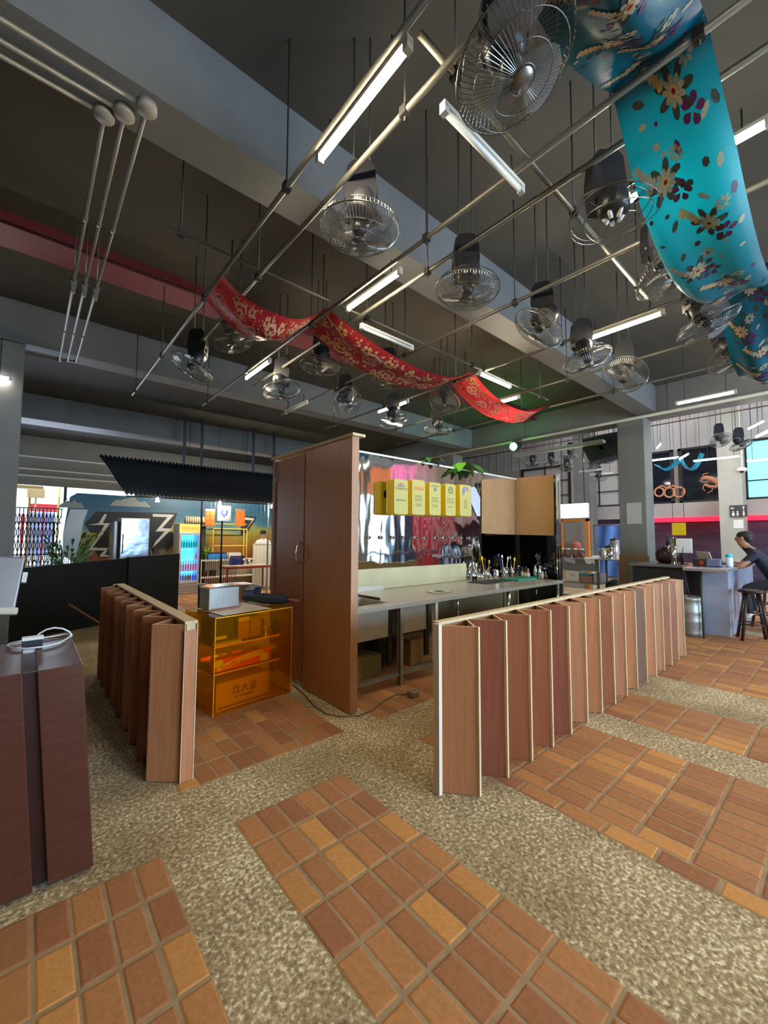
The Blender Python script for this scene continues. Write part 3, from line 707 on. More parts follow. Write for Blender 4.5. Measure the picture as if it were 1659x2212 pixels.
# ================================================================== TALL WOODEN PARTITION WITH DOOR
t = thing('tall_partition', 'tall reddish wooden partition with narrow door standing beside the sink counter', 'partition', (2.19, 2.96, 0))
H = 2.47
b = MB(); b.bbox((0, .02, .006), (.045, .83, H), .002); b.build('fixed_panel', M_cab, t)
b = MB(); b.box((-.004, 0, .006), (.075, .02, H)); b.build('end_post', wood('partition_post', (0.42, 0.21, 0.11), .45), t)
b = MB(); b.box((.05, .83, .006), (.075, .90, H)); b.box((.012, .83, .006), (.05, .845, H)); b.build('centre_post', M_cab2, t)
b = MB(); b.bbox((.012, .872, .05), (.045, 1.54, H-.03), .002); d = b.build('door', wood('partition_door', (0.42, 0.19, 0.092), .33), t)
b = MB(); b.tube([(.012, .93, 1.27), (-.03, .935, 1.30), (-.042, .94, 1.38), (-.03, .935, 1.46), (.012, .93, 1.49)], .008, 8); b.build('door_handle', M_chrome, d)
b = MB()
for z in (.35, 2.2): b.box((.004, 1.50, z), (.014, 1.575, z+.12)); b.tube([(.006, 1.545, z), (.006, 1.545, z+.12)], .008, 6)
b.build('hinge', M_chrome, d)
b = MB(); b.box((0, 1.545, .006), (.075, 1.60, H)); b.build('hinge_post', wood('partition_post2', (0.30, 0.16, 0.09), .5), t)
b = MB(); b.box((-.02, -.03, H), (.085, 1.61, H+.025)); b.box((.08, -.03, H), (.125, .05, H+.025)); b.build('top_board', M_ply, t)
b = MB(); b.box((.05, .01, .0), (.36, .06, .05)) if False else b.box((.046, .02, .006), (.075, .83, .06)); b.build('skirting', M_cab2, t)

# ================================================================== YELLOW ACRYLIC CABINET
CA = radians(7.5)
t = thing('acrylic_cabinet', 'amber see-through acrylic shelf cabinet on the bricks beside the tall partition', 'cabinet', (1.262, 3.675, 0.006), CA)
AW, AD, AH, p = 0.80, 0.62, 0.83, 0.008
b = MB(); b.box((0, 0, 0), (AW, p, AH)); b.build('front_panel', M_amber, t)
b = MB(); b.box((0, p, 0), (p, AD, AH)); b.build('side_panel', M_amber, t)
b = MB(); b.box((AW-p, p, 0), (AW, AD, AH)); b.build('side_panel', M_amber, t)
b = MB(); b.box((0, p, AH), (AW, AD, AH+p)); b.box((0, 0, AH), (AW, p, AH+p)); b.build('top_panel', M_amber, t)
b = MB(); b.box((p, AD-p, 0), (AW-p, AD, AH)); b.build('back_panel', M_amber, t)
M_amber_edge = mat('amber_edge', (0.95, 0.48, 0.01), 0.25)
for z in (0.34, 0.575):
    b = MB(); b.box((p+.001, .02, z), (AW-p-.001, AD-.012, z+p)); b.box((p+.001, .016, z-.002), (AW-p-.12, .02, z+p+.003), 1); b.build('shelf', [M_amber, M_amber_edge], t)
b = MB()
for a, c in (((0, -.002, AH), (AW, 0, AH+p)), ((-.002, -.002, 0), (.003, .003, AH)), ((AW-.003, -.002, 0), (AW+.002, .003, AH))): b.box(a, c)
b.build('edge_trim', M_amber_edge, t)
MC = Matrix.Translation((1.262, 3.675, 0.006)) @ Matrix.Rotation(CA, 4, 'Z')
def incab(x, y, z): return MC @ Vector((x, y, z))
def cab_thing(name, label, cat, x, y, z, group=None): return thing(name, label, cat, incab(x, y, z), CA, group)
# carton on the floor of the cabinet
t = cab_thing('carton', 'brown carton with three dark characters inside the bottom of the acrylic cabinet', 'box', .05, .05, .004)
b = MB(); b.bbox((0, 0, 0), (.53, .40, .245), .004); b.build('carton_body', mat('orange_brown_carton', (0.60, 0.33, 0.14), 0.8), t)
M_cinc = mat('carton_ink', (0.10, 0.03, 0.02), 0.7)
text('lettering', '炊大皇', .085, M_cinc, t, (.275, -.001, .15), (Z90, 0, 0))
text('lettering', '实力高 ● 厨房品', .026, M_cinc, t, (.27, -.001, .088), (Z90, 0, 0))
b = MB()
for k in range(26):
    x = .015+k*.0195; b.face([(x, -.0015, .02), (x+.018, -.0015, .02), (x+.009, -.0015, .048)])
b.build('printed_border', M_cinc, t)
# cling film box
t = cab_thing('cling_film_box', 'red long cling film box with cream lettering on the middle acrylic shelf', 'box', .03, .05, .352)
b = MB(); b.bbox((0, 0, 0), (.56, .10, .105), .003); b.build('box_body', mat('red_print_box', (0.85, 0.06, 0.02), 0.5), t)
b = MB()
def wave(x): return .055+.03*sin(x*7-1.4)
b.prism([(x, -.0012, wave(x)-.022+.0*x) for x in [.02+.46*i/20 for i in range(21)]] + [(x, -.0012, wave(x)+.030) for x in [.02+.46*i/20 for i in range(20, -1, -1)]], (0, .0006, 0)); b.build('wave_print', mat('yellow_print', (0.9, 0.55, 0.25), 0.6), t)
text('lettering', 'EzyWrap', .062, mat('dark_red_print_ink', (0.6, 0.06, 0.02), .6), t, (.17, -.0035, .045), (Z90, radians(-8), 0))
text('lettering', 'TRAVO MAXXX', .032, M_cream, t, (.36, -.0035, .085), (Z90, radians(-8), 0))
b = MB(); b.box((.45, -.003, .005), (.53, -.0005, .075)); b.build('price_sticker', M_paper, t)
b = MB(); b.box((-.01, -.003, .045), (.07, -.0005, .105)); b.build('sticker', M_paper, t)
t = cab_thing('plastic_bowl', 'shallow bowl beside the red cling film box in the acrylic cabinet', 'bowl', .68, .26, .352)
b = MB(); b.lathe([(.03, 0), (.05, .002), (.095, .05), (.105, .078), (.10, .078), (.09, .052), (.045, .01), (.001, .008)], 24); b.build('bowl', M_cream, t)
# upper shelf goods
t = cab_thing('dark_carton', 'dark carton at the left end of the upper acrylic shelf', 'box', .04, .12, .585)
b = MB(); b.bbox((0, 0, 0), (.20, .25, .215), .004); b.build('body', mat('dark_green_carton', (0.05, 0.045, 0.025), .7), t)
b = MB(); b.box((.02, -.002, .03), (.13, 0, .06)); b.build('label_strip', M_cream, t)
t = cab_thing('brown_carton', 'narrow brown carton second from left on the upper acrylic shelf', 'box', .27, .10, .585)
b = MB(); b.bbox((0, 0, 0), (.115, .2, .20), .004); b.box((.0, -.002, .17), (.115, .2, .203), 1); b.build('body', [mat('red_brown_carton', (0.42, 0.16, 0.08), .7), M_cream], t)
t = cab_thing('brown_carton', 'plain brown carton third from left on the upper acrylic shelf', 'box', .40, .11, .585)
b = MB(); b.bbox((0, 0, 0), (.115, .2, .195), .004); b.build('body', M_card, t)
t = cab_thing('steel_kettle', 'small metal kettle in the middle of the upper acrylic shelf', 'kettle', .625, .40, .585)
b = MB(); b.lathe([(.001, 0), (.055, 0), (.06, .01), (.052, .08), (.035, .11), (.001, .115)], 18); b.build('pot_body', M_steel, t)
b = MB(); b.tube([(-.05, 0, .03), (-.09, 0, .06), (-.10, 0, .10)], [.016, .011, .008], 8); b.build('spout', M_steel, t)
b = MB(); b.tube([(.05, 0, .09), (.095, 0, .085), (.095, 0, .03), (.05, 0, .02)], .008, 6); b.build('handle', M_blackplastic, t)
t = cab_thing('steel_mug', 'dark mug beside the kettle at the right end of the upper acrylic shelf', 'mug', .70, .15, .585)
b = MB(); b.lathe([(.001, 0), (.04, 0), (.045, .1), (.040, .1), (.036, .01), (.001, .01)], 16); b.build('cup', M_blackplastic, t)
b = MB(); b.tube([(.04, 0, .08), (.075, 0, .07), (.075, 0, .03), (.04, 0, .02)], .006, 6); b.build('handle', M_blackplastic, t)
t = cab_thing('spiked_strip', 'low cream tray lying at the front left of the upper acrylic shelf', 'tray', .02, .03, .585)
b = MB(); b.box((0, 0, 0), (.25, .06, .012))
for k in range(10): b.prism([(.01+k*.024, 0, .012), (.026+k*.024, 0, .012), (.018+k*.024, 0, .03)], (0, .05, 0))
b.build('body', M_cream, t)
# things on top of the cabinet
ZTOP = AH+p+.006
t = thing('sheet_of_paper', 'large pale sheet lying under the metal case on the acrylic cabinet', 'paper', incab(0, 0, ZTOP-.004), CA)
b = MB(); b.grid(lambda u, v: (.09+.50*u, .02+.55*v+.02*sin(u*3), .002+.003*sin(u*9)*sin(v*7)), 10, 8); b.build('sheet', mat('pale_wrap', (0.72, 0.60, 0.46), .35), t)
t = cab_thing('metal_case', 'square aluminium case standing on the acrylic cabinet', 'case', .10, .34, ZTOP+.004)
b = MB(); b.bbox((0, 0, 0), (.33, .20, .215), .004); b.build('case_body', M_alu, t)
b = MB()
for x in (.085, .13, .245, .30):
    for z in (.03, .05, .15, .18): b.lathe([(.0035, 0), (.003, .002), (.001, .0025)], 8, c=(x, -.0005, z), mtx=Matrix.Rotation(Z90, 4, 'X'))
b.build('rivets', M_chrome, t)
b = MB(); b.box((-.003, -.003, .20), (.333, .203, .216)); b.box((.30, -.004, 0), (.334, 0, .216)); b.build('corner_trim', M_chrome, t)
b = MB(); b.box((.02, -.002, -.006), (.31, .2, .012)); b.build('wooden_base', mat('red_base', (0.25, 0.09, 0.05), .5), t)
t = thing('umbrella', 'closed black umbrella with wooden handle lying across the acrylic cabinet top', 'umbrella', incab(.50, .50, ZTOP+.045), radians(-38))
b = MB(); b.tube([(0, 0, .02), (.10, -.01, .02), (.32, -.01, .012), (.44, 0, .005), (.50, 0, 0)], [.012, .03, .045, .05, .03], 12)
for k in range(7): b.tube([(.05, .01*cos(k), .02+.01*sin(k)), (.25, .046*cos(.9*k), .014+.046*sin(.9*k)), (.46, .052*cos(.9*k+.3), .004+.046*sin(.9*k+.3))], [.006, .012, .006], 6)
b.build('canopy', mat('black_umbrella_cloth', (0.015, 0.017, 0.022), .7), t)
b = MB(); b.tube([(.50, 0, 0), (.62, .0, -.018)], .017, 10); b.build('handle', mat('wood_handle', (0.32, 0.12, 0.06), .35), t)
b = MB(); b.tube([(-.06, .0, .03), (0, 0, .02)], .005, 6); b.build('ferrule', M_chrome, t)

# ================================================================== DARK RED CABINET LEFT FRONT
t = thing('dark_cabinet', 'dark red laminated twin cabinet with grooved top at the front left', 'cabinet', (0.30, 2.39, 0))
LEAN = Matrix(((1, 0, -.082, 0), (0, 1, 0, 0), (0, 0, 1, 0), (0, 0, 0, 1)))
for x0, x1, nm in ((-.165, 0, 'right_section'), (-.62, -.215, 'left_section')):
    b = MB(); b.bbox((x0, 0, .018), (x1, .70, .955), .004, mtx=LEAN)
    b.build('carcass', M_darkred, t)
b = MB(); b.box((-.215, .03, .03), (-.165, .70, .945), mtx=LEAN); b.build('centre_strip', mat('darkest_red', (0.03, 0.009, 0.008), .3), t)
b = MB(); b.box((-.56, .06, .004), (-.06, .64, .018)); b.build('plinth', M_black, t)
t = thing('coiled_cable', 'white cable coil lying on top of the dark red cabinet', 'cable', (0, 0, 0))
b = MB()
b.tube([at(*q, z=.963) for q in ((14, 1396), (30, 1401), (60, 1401), (95, 1397), (128, 1389), (150, 1376), (153, 1370), (140, 1370), (112, 1375), (80, 1380), (45, 1385), (22, 1390))], .005, 6, closed=True)
yl = at(110, 1378, z=.963).y
b.tube([at(*q, y=yl) for q in ((76, 1380), (84, 1369), (100, 1360), (118, 1356), (136, 1358), (150, 1365), (155, 1372), (150, 1379), (138, 1383))], .005, 6)
b.build('cord', mat('white_cable', (0.62, 0.62, 0.62), .35), t)
q = at(71, 1397, z=.962); b = MB(); b.bbox((q.x-.045, q.y, .958), (q.x+.04, q.y+.05, .995), .003, 1); b.bbox((q.x-.047, q.y, .995), (q.x+.043, q.y+.05, 1.012), .003, 0); b.build('adapter', [M_white, M_blackplastic], t)

# grey tilted screen at the left edge
t = thing('grey_panel_stand', 'grey metallic panel tilted on a dark stand at the left edge', 'panel', (-.33, 4.3, 0))
mt = Matrix.Translation((.0, .0, 1.0)) @ Matrix.Rotation(radians(-14), 4, 'X') @ Matrix.Rotation(radians(6), 4, 'Y')
b = MB(); b.bbox((-.45, 0, 0), (.28, .06, .42), .012, mtx=mt); b.build('panel_body', mat('grey_satin_metal', (0.33, 0.33, 0.37), .3, .5), t)
b = MB(); b.bbox((.10, -.012, -.03), (.30, .07, .025), .012, mtx=mt); b.build('corner_guard', M_cream, t)
b = MB(); b.box((.285, .0, .22), (.315, .05, .30), mtx=mt); b.build('side_tab', M_paper, t)
b = MB(); b.box((-.30, .02, .006), (.10, .5, .98)); b.build('stand', M_black, t)
b = MB(); b.tube([(.02+.06*sin(a), -.03, .94-.06*cos(a)) for a in [pi*k/10 for k in range(11)]], .008, 6); b.build('cable_loop', M_white, t)

# cable and adapter box on the floor
t = thing('floor_cable', 'grey cable snaking over the floor to a small adapter by the counter', 'cable', (0, 0, 0))
pts = [at(*q, z=.012) for q in ((632, 1478), (655, 1497), (680, 1525), (705, 1541), (740, 1548), (775, 1545), (805, 1533), (830, 1512), (855, 1500), (878, 1499))]
b = MB(); b.tube(pts, .0055, 6); b.build('cord', mat('grey_cable', (0.16, 0.15, 0.13), .5), t)
p_ = at(892, 1503, z=.01)
b = MB(); b.bbox((p_.x-.045, p_.y-.04, .008), (p_.x+.05, p_.y+.04, .055), .005); b.build('adapter', M_alu, t)
# long-handled brush lying behind the short divider
p1, p2 = at(148, 1305, y=6.6), at(212, 1345, y=6.3)
t = thing('broom', 'broom with reddish handle leaning against the black half wall', 'broom', (0, 0, 0))
d = (p2-p1); foot = p1+d*(p1.z-.05)/(-d.z)
b = MB(); b.tube([p1, foot], .013, 8); b.build('handle', mat('red_wood_handle', (0.28, 0.09, 0.04), .4), t)
b = MB(); b.prism([foot+Vector(q) for q in ((-.14, -.03, .05), (.14, -.03, .05), (.19, -.03, -.04), (-.19, -.03, -.04))], (0, .06, 0)); b.build('brush_head', mat('yellow_brush', (0.75, 0.55, 0.02), .6), t)

# ================================================================== SINK COUNTER AND MIRROR STALL
YF, YB, ZK = 3.17, 4.17, 0.86
XL, XM, XR = 2.30, 3.62, 6.62
t = thing('sink_unit', 'stainless steel double sink unit behind the tall partition', 'sink', (XL, YF, 0))
W, D = XM-XL, YB-YF
b = MB(); s0, s1 = .16, .62     # open bowl from x=.10..0.62
b.box((0, 0, ZK-.012), (.06, D, ZK)); b.box((.62, 0, ZK-.012), (W, D, ZK)); b.box((.06, 0, ZK-.012), (.62, .12, ZK)); b.box((.06, .58, ZK-.012), (.62, D, ZK))
b.bbox((0, -.012, ZK-.05), (W, 0.0, ZK+.002), .003); b.box((0, D-.01, ZK), (W, D, ZK+.06))
b.build('top', M_steel, t)
for x0, x1 in ((.06, .62), (.74, 1.20)):
    b = MB(); z0 = ZK-.36
    b.box((x0, .11, z0), (x0+.006, .58, ZK-.012)); b.box((x1-.006, .11, z0), (x1, .58, ZK-.012)); b.box((x0, .11, z0), (x1, .116, ZK-.012)); b.box((x0, .574, z0), (x1, .58, ZK-.012)); b.box((x0, .11, z0), (x1, .58, z0+.006))
    b.build('basin', M_steel, t)
b = MB(); b.tube([(.66, .30, ZK+.012), (.66, .72, ZK+.012)], .012, 6); b.build('drain_rail', M_darkwood, t)
for x in (.02, .70, W-.07):
    for y in (.02, D-.08):
        b = MB(); b.box((x, y, .006), (x+.05, y+.006, ZK-.05)); b.box((x, y, .006), (x+.006, y+.05, ZK-.05)); b.build('leg', M_white if x > 1 else M_alu, t)
b = MB(); b.box((.0, .03, .10), (W, .08, .13)); b.build('front_rail', M_alu, t)
b = MB(); b.box((.0, D-.08, .10), (W, D-.03, .13)); b.build('rear_rail', M_alu, t)
for x in (.63, 1.205):
    b = MB(); b.box((x, .13, .2), (x+.06, .16, ZK-.06)); b.build('black_strip', M_black, t)
t = thing('steel_counter', 'long stainless steel counter right of the sinks holding bottles and boards', 'counter', (XM+.004, YF, 0))
W2 = XR-XM
b = MB(); b.bbox((0, 0, ZK-.012), (W2, D, ZK), .003); b.bbox((0, -.010, ZK-.045), (W2, 0.0, ZK+.002), .003); b.build('top', M_steel, t)
for x in (1.45, W2-.09):
    for y in (.03, D-.08):
        b = MB(); b.tube([(x+.02, y+.02, .006), (x+.02, y+.02, ZK-.012)], .019, 10); b.build('leg', M_chrome, t)
b = MB(); b.tube([(.0, D-.06, .15), (W2-.07, D-.06, .15)], .012, 8); b.tube([(1.47, .05, .15), (1.47, D-.06, .15)], .012, 8); b.build('lower_rail', M_chrome, t)
# mirror panel wall of the stall
XE = 7.02
t = thing('mirror_panel_wall', 'tall wavy mirror panel wall standing behind the steel counter', 'mirror panel', (3.0, 4.22, 0))
WW = XE-3.0
b = MB(); b.box((0, 0, ZK+.02), (.92, .012, 2.66)); b.build('mirror_sheet', M_mirror, t)
b = MB(); b.box((.926, 0, ZK+.02), (WW, .012, 2.66)); b.build('mirror_sheet', M_mirror, t)
b = MB(); b.box((0, .013, .006), (WW, .035, 2.66)); b.box((0, .0, .006), (WW, .012, ZK+.01), 1); b.build('backing_board', [M_ply, mat('khaki_board', (0.20, 0.155, 0.07), .7)], t)
b = MB(); b.box((0, -.012, 2.66), (WW, .04, 2.685)); b.build('top_trim', M_white, t)
t = thing('mirror_end_wall', 'narrow dark mirrored end wall at the right of the steel counter', 'mirror panel', (XE, 3.42, 0))
b = MB(); b.box((0, 0, .006), (.012, .79, 2.66)); b.build('dark_sheet', mat('dark_mirror', (0.10, 0.10, 0.11), .06, 1.0), t)
b = MB(); b.box((.013, 0, .006), (.04, .79, 2.66)); b.build('backing_board', M_ply, t)
b = MB(); b.box((-.012, -.03, .006), (.05, -.001, 2.69)); b.build('chrome_edge', M_chrome, t)
b = MB(); b.box((-.10, -.025, .006), (-.03, -.012, 2.68)); b.build('mirror_strip', M_mirror, t)
t = tag(MB().build('cardboard_sheet', M_card) if False else None or (lambda bb: (bb.prism([at(1040, 1036, y=4.215), at(1111, 1033, y=4.215), at(1111, 1155, y=4.215), at(1040, 1152, y=4.215)], (0, -.006, 0)), bb.build('cardboard_sheet', M_card))[1])(MB()),
        'brown cardboard sheet taped to the mirror left of the corner', 'cardboard')
bb = MB(); bb.prism([at(1115, 1033, x=7.012), at(1196, 1025, x=7.012), at(1197, 1157, x=7.012), at(1115, 1155, x=7.012)], (-.006, 0, 0))
tag(bb.build('cardboard_sheet', mat('light_cardboard', (0.46, 0.27, 0.12), .85)), 'lighter brown cardboard sheet taped on the end wall above the bottles', 'cardboard')
# dark lower sheet on the mirror behind the bottles
bb = MB(); bb.prism([at(1040, 1153, y=4.218), at(1111, 1155, y=4.218), at(1111, 1254, y=4.218), at(1040, 1254, y=4.218)], (0, -.004, 0))
tag(bb.build('dark_glass_sheet', mat('dark_mirror', (0.1, 0.1, 0.11))), 'dark glossy sheet on the mirror wall under the left cardboard', 'panel')

bb = MB(); bb.bbox((2.32, 4.186, ZK+.001), (5.42, 4.206, 1.135), .004)
tag(bb.build('splash_board', noisy('khaki_splash_board', [(.3, (.44, .38, .21)), (.7, (.54, .47, .28))], nscale=3, rough=.35)), 'long low khaki board standing at the back of the steel counter against the mirror', 'board')
# five yellow signs on the mirror
SG = 'yellow tap signs in a row'
defs = [(833, 850, 880, 1036, 1111), (881, 889, 917, 1037, 1112), (917, 926, 951, 1043, 1113), (951, 961, 983, 1046, 1114), (983, 992, 1017, 1048, 1115)]
labs = ['yellow sign with a crown logo, first from the left over the sinks', 'yellow sign with a red ribbon logo, second from the left', 'yellow sign with a small round emblem and three text rows, third of five', 'yellow sign with a ring emblem, fourth from the left', 'yellow sign with a blue split circle, last on the right']
def blurred_lines(t, cx, z0, rows, m, y=-.0135, seed=1):
    """rows of tiny strokes: print too small to read; rows = [(width, height)]"""
    rnd = random.Random(seed); b = MB(); z = z0
    for w_, h_ in rows:
        x = cx-w_/2
        while x < cx+w_/2-.004:
            q = rnd.uniform(.45, .8)*h_
            b.box((x, y, z), (x+q*.32, y+.0008, z+h_)); b.box((x, y, z+h_*rnd.choice((0, .42, .82))), (x+q, y+.0008, z+h_*rnd.choice((.18, .58, 1)))) if False else b.box((x, y, z+h_*.82), (x+q, y+.0008, z+h_))
            x += q*1.3
        z -= h_*1.5
    return b.build('sign_lettering', m, t)
for k, (xs, xf, xe, yt, yb) in enumerate(defs):
    yfr = 4.02
    A, B_ = at(xf, (yt+yb)/2, y=yfr), at(xe, (yt+yb)/2, y=yfr)
    zt, zb = at((xf+xe)/2, yt, y=yfr).z, at((xf+xe)/2, yb, y=yfr).z
    w, h = B_.x-A.x, zt-zb
    t = thing('yellow_sign', labs[k], 'sign', (A.x, yfr, zb), 0, SG)
    b = MB(); b.bbox((0, .0, 0), (w, .155, h), .022); b.build('sign_case', M_yellow, t)
    b = MB(); r = .035
    pl = []
    for cx, cz, a0 in ((w-r, h-r, 0), (r, h-r, 1), (r, r, 2), (w-r, r, 3)):
        for q in range(5): a = (a0+q/4)*pi/2; pl.append((cx+r*cos(a), -.012, cz+r*sin(a)))
    b.prism(pl, (0, .014, 0)); b.build('sign_face', M_yellow_face, t)
    m1 = MB()
    if k == 0:
        for q in range(5): a = pi*(.1+.2*q); m1.prism([(w/2, -.0135, h*.79), (w/2+.07*cos(a-.25), -.0135, h*.79+.055*sin(a-.25)), (w/2+.07*cos(a+.25), -.0135, h*.79+.055*sin(a+.25))], (0, .001, 0), q % 2)
        m1.build('crown_emblem', [M_inkblue, M_inkred], t)
        text('sign_lettering', "CONNOR'S", .046, M_ink, t, (w/2, -.0135, h*.73), (Z90, 0, 0))
        text('sign_lettering', "DRAUGHT", .040, M_ink, t, (w/2, -.0135, h*.40), (Z90, 0, 0))
    elif k == 1:
        m1.prism([(w*.14, -.0135, h*.80), (w*.86, -.0135, h*.80), (w*.86, -.0135, h*.69), (w*.5, -.0135, h*.715), (w*.14, -.0135, h*.71)], (0, .001, 0)); m1.build('ribbon_emblem', M_inkred, t)
        blurred_lines(t, w/2, h*.735, [(w*.6, .03)], M_yellow_face, -.0145, 2)
    elif k == 2:
        blurred_lines(t, w/2, h*.86, [(w*.66, .03)], M_ink, seed=3)
        m1.lathe([(.001, -.0005), (.028, -.0005), (.028, .0005), (.001, .0005)], 16, c=(w/2, -.0135, h*.80), mtx=Matrix.Rotation(Z90, 4, 'X')); m1.build('round_emblem', M_inkblue, t)
    elif k == 3:
        m1.tube([(w/2+.045*cos(a), -.0135, h*.82+.045*sin(a)) for a in [2*pi*q/24 for q in range(24)]], .006, 5, closed=True); m1.tube([(w/2-.03, -.0135, h*.79), (w/2, -.0135, h*.86), (w/2+.03, -.0135, h*.79)], .005, 5); m1.build('ring_emblem', M_ink, t)
        blurred_lines(t, w/2, h*.69, [(w*.55, .018)], M_ink, seed=4)
    else:
        m1.prism([(w*.5+.075*cos(a), -.0135, h*.80+.075*sin(a)) for a in [.1+1.4*q/8 for q in range(9)]]+[(w*.5+.01, -.0135, h*.80)], (0, .001, 0))
        m1.prism([(w*.5-.01+.075*cos(a), -.0135, h*.78+.085*sin(a)) for a in [1.65+2.4*q/8 for q in range(9)]]+[(w*.5-.01, -.0135, h*.80)], (0, .001, 0)); m1.build('circle_emblem', M_inkblue, t)
    if k: blurred_lines(t, w/2, h*.48, [[], [(w*.5, .032), (w*.58, .032), (w*.5, .014), (w*.46, .014)], [(w*.5, .03), (w*.62, .03), (w*.5, .014), (w*.48, .014)], [(w*.66, .03), (w*.66, .03), (.03, .012), (w*.5, .014)], [(w*.34, .02), (w*.3, .02), (w*.32, .02), (w*.3, .02), (w*.34, .02)]][k], M_ink, seed=9+k)
    blurred_lines(t, w*.42, h*.07, [(w*.16, .018)], M_white, seed=20); blurred_lines(t, w*.66, h*.07, [(w*.14, .018)], M_yellow, seed=21)
    b = MB(); b.box((.04, .13, h*.5), (w-.04, .196, h*.7)); b.build('mount', M_blackplastic, t)
# small white poster on the mirror right of the signs
bb = MB(); bb.prism([at(1018, 1052, y=4.21), at(1026, 1052, y=4.21), at(1037, 1075, y=4.21), at(1037, 1115, y=4.21), at(1030, 1115, y=4.21), at(1017, 1085, y=4.21)], (0, -.003, 0)); tag(bb.build('torn_poster', mat('lilac_paper', (0.55, 0.57, 0.72), .7)), 'torn pale lilac poster on the mirror right of the last yellow sign', 'poster')
# row of small tap holes
TG = 'tap nozzles in the mirror wall'
tp = None
for k, px in enumerate((770, 797, 823, 848, 872, 896, 917, 940, 958, 978, 997, 1014)):
    p = at(px, 1161+k*.1, y=4.205)
    if tp is None:
        tp = thing('tap_nozzle', 'small round tap nozzle on the mirror wall below the yellow signs', 'tap', p, 0, TG)
        b = MB(); b.lathe([(.001, 0), (.026, 0), (.028, .006), (.018, .012), (.012, .014), (.001, .014)], 14, mtx=Matrix.Rotation(Z90, 4, 'X')); b.build('flange', M_chrome, tp)
        b = MB(); b.lathe([(.001, .014), (.011, .014), (.011, .035), (.001, .035)], 10, mtx=Matrix.Rotation(Z90, 4, 'X')); b.build('nozzle', M_black, tp)
    else: dup(tp, p, 0, tp['label'])
# leafy plant on top of the mirror wall
def leaf(b, base, d, L, w, droop, mi=0, n=7):
    d = Vector(d).normalized(); side = d.cross(Vector((0, 0, 1)));
    side = side.normalized() if side.length > .01 else Vector((1, 0, 0))
    pts = []
    for i in range(n+1):
        u = i/n; c = Vector(base)+d*L*u+Vector((0, 0, -droop*u*u)); ww = w*sin(pi*min(.98, u*.93+.07))**.8
        pts.append((c-side*ww+Vector((0, 0, .12*ww)), c, c+side*ww+Vector((0, 0, .12*ww))))
    for a, c in zip(pts, pts[1:]):
        for q in (0, 1):
            f = b.face([a[q], a[q+1], c[q+1], c[q]], mi)
            if f: f.smooth = True
def plant(name, label, loc, H, n, L, w, mats, seed, pot=None, spread=1.0, up=.6):
    t = thing(name, label, 'plant', loc); rnd = random.Random(seed); z0 = 0
    if pot:
        b = MB(); b.lathe([(.001, 0), (pot*.75, 0), (pot, pot*1.6), (pot*.9, pot*1.6), (pot*.8, pot*1.5), (.001, pot*1.5)], 18); b.build('pot', mat('dark_pot', (.03, .03, .03), .6), t); z0 = pot*1.5
    bs = MB(); bl = MB()
    for k in range(n):
        a = 2.4*k+rnd.random(); hh = H*(.35+.65*rnd.random()); q = Vector((cos(a)*.5*spread*hh, sin(a)*.5*spread*hh, z0+hh))
        bs.tube([(0, 0, z0), (q.x*.35, q.y*.35, z0+hh*.6), q], .006, 5); leaf(bl, q, (cos(a)*spread, sin(a)*spread, up), L*(.7+.5*rnd.random()), w*(.7+.5*rnd.random()), L*.45, rnd.randrange(len(mats)))
    bs.build('stems', mats[0], t); o = bl.build('leaves', mats, t, fix=False); o['kind'] = 'stuff'
    return t
M_leafb = mat('bright_leaf_green', (0.12, 0.42, 0.03), .4)
p = at(1000, 1022, y=4.24); plant('trailing_plant', 'bright green broad leaved plant spilling over the top of the mirror wall', (p.x, 4.24, 2.686), .10, 13, .34, .085, [M_leafb, M_leaf], 2, spread=1.5, up=-.2)
p = at(925, 1015, y=4.24); plant('trailing_plant', 'small leafy plant on the mirror wall above the second yellow sign', (p.x, 4.24, 2.686), .10, 10, .2, .05, [M_leaf, M_leafd], 6, spread=1.5, up=-.1)

# goods on the steel counter ----------------------------------------
def bottle(mats, r, h, neck, loc, label, group=None, nm='bottle', cat='bottle'):
    t = thing(nm, label, cat, loc, 0, group)
    b = MB(); b.lathe([(.001, 0), (r, 0), (r, h*.62), (neck, h*.78), (neck, h*.94), (.001, h*.94)], 14); b.build('bottle_body', mats[0], t)
    b = MB(); b.lathe([(.001, h*.935), (neck*1.2, h*.935), (neck*1.2, h), (.001, h)], 10); b.build('cap', mats[1], t)
    if len(mats) > 2:
        b = MB(); b.lathe([(r*1.01, h*.18), (r*1.02, h*.19), (r*1.02, h*.52), (r*1.01, h*.53)], 14); b.build('paper_label', mats[2], t)
    return t
def utensil_pot(loc, label, r, h, tools, m=None):
    t = thing('utensil_pot', label, 'pot', loc)
    b = MB(); b.lathe([(.001, 0), (r, 0), (r*1.02, h), (r*.95, h), (r*.93, .01), (.001, .01)], 18); b.build('pot_body', m or M_chrome, t)
    for k, mm in enumerate(tools):
        a = 1.1*k; b = MB(); tip = Vector((cos(a)*r*1.5, sin(a)*r*1.2, h*1.9+.03*(k % 3)))
        b.tube([(cos(a)*r*.4, sin(a)*r*.4, .012), tip], .006, 6); b.sphere(tip, .028, 0, (1, .35, 1.3), 10); b.build('utensil', mm, t)
    return t
def onc(px, py): 
    q = at(px, py, z=ZK+.002); q.z = ZK+.001
    if q.y > 4.08: q.x *= 4.08/q.y; q.y = 4.08
    if q.x > 6.54: q.y *= 6.54/q.x; q.x = 6.54
    return q
t = thing('green_cutting_board', 'green cutting board at the right end of the steel counter', 'cutting board', onc(1125, 1251))
b = MB(); b.bbox((-.34, -.16, 0), (.42, .16, .025), .006); b.build('board', mat('green_board', (0.03, 0.26, 0.16), .5), t)
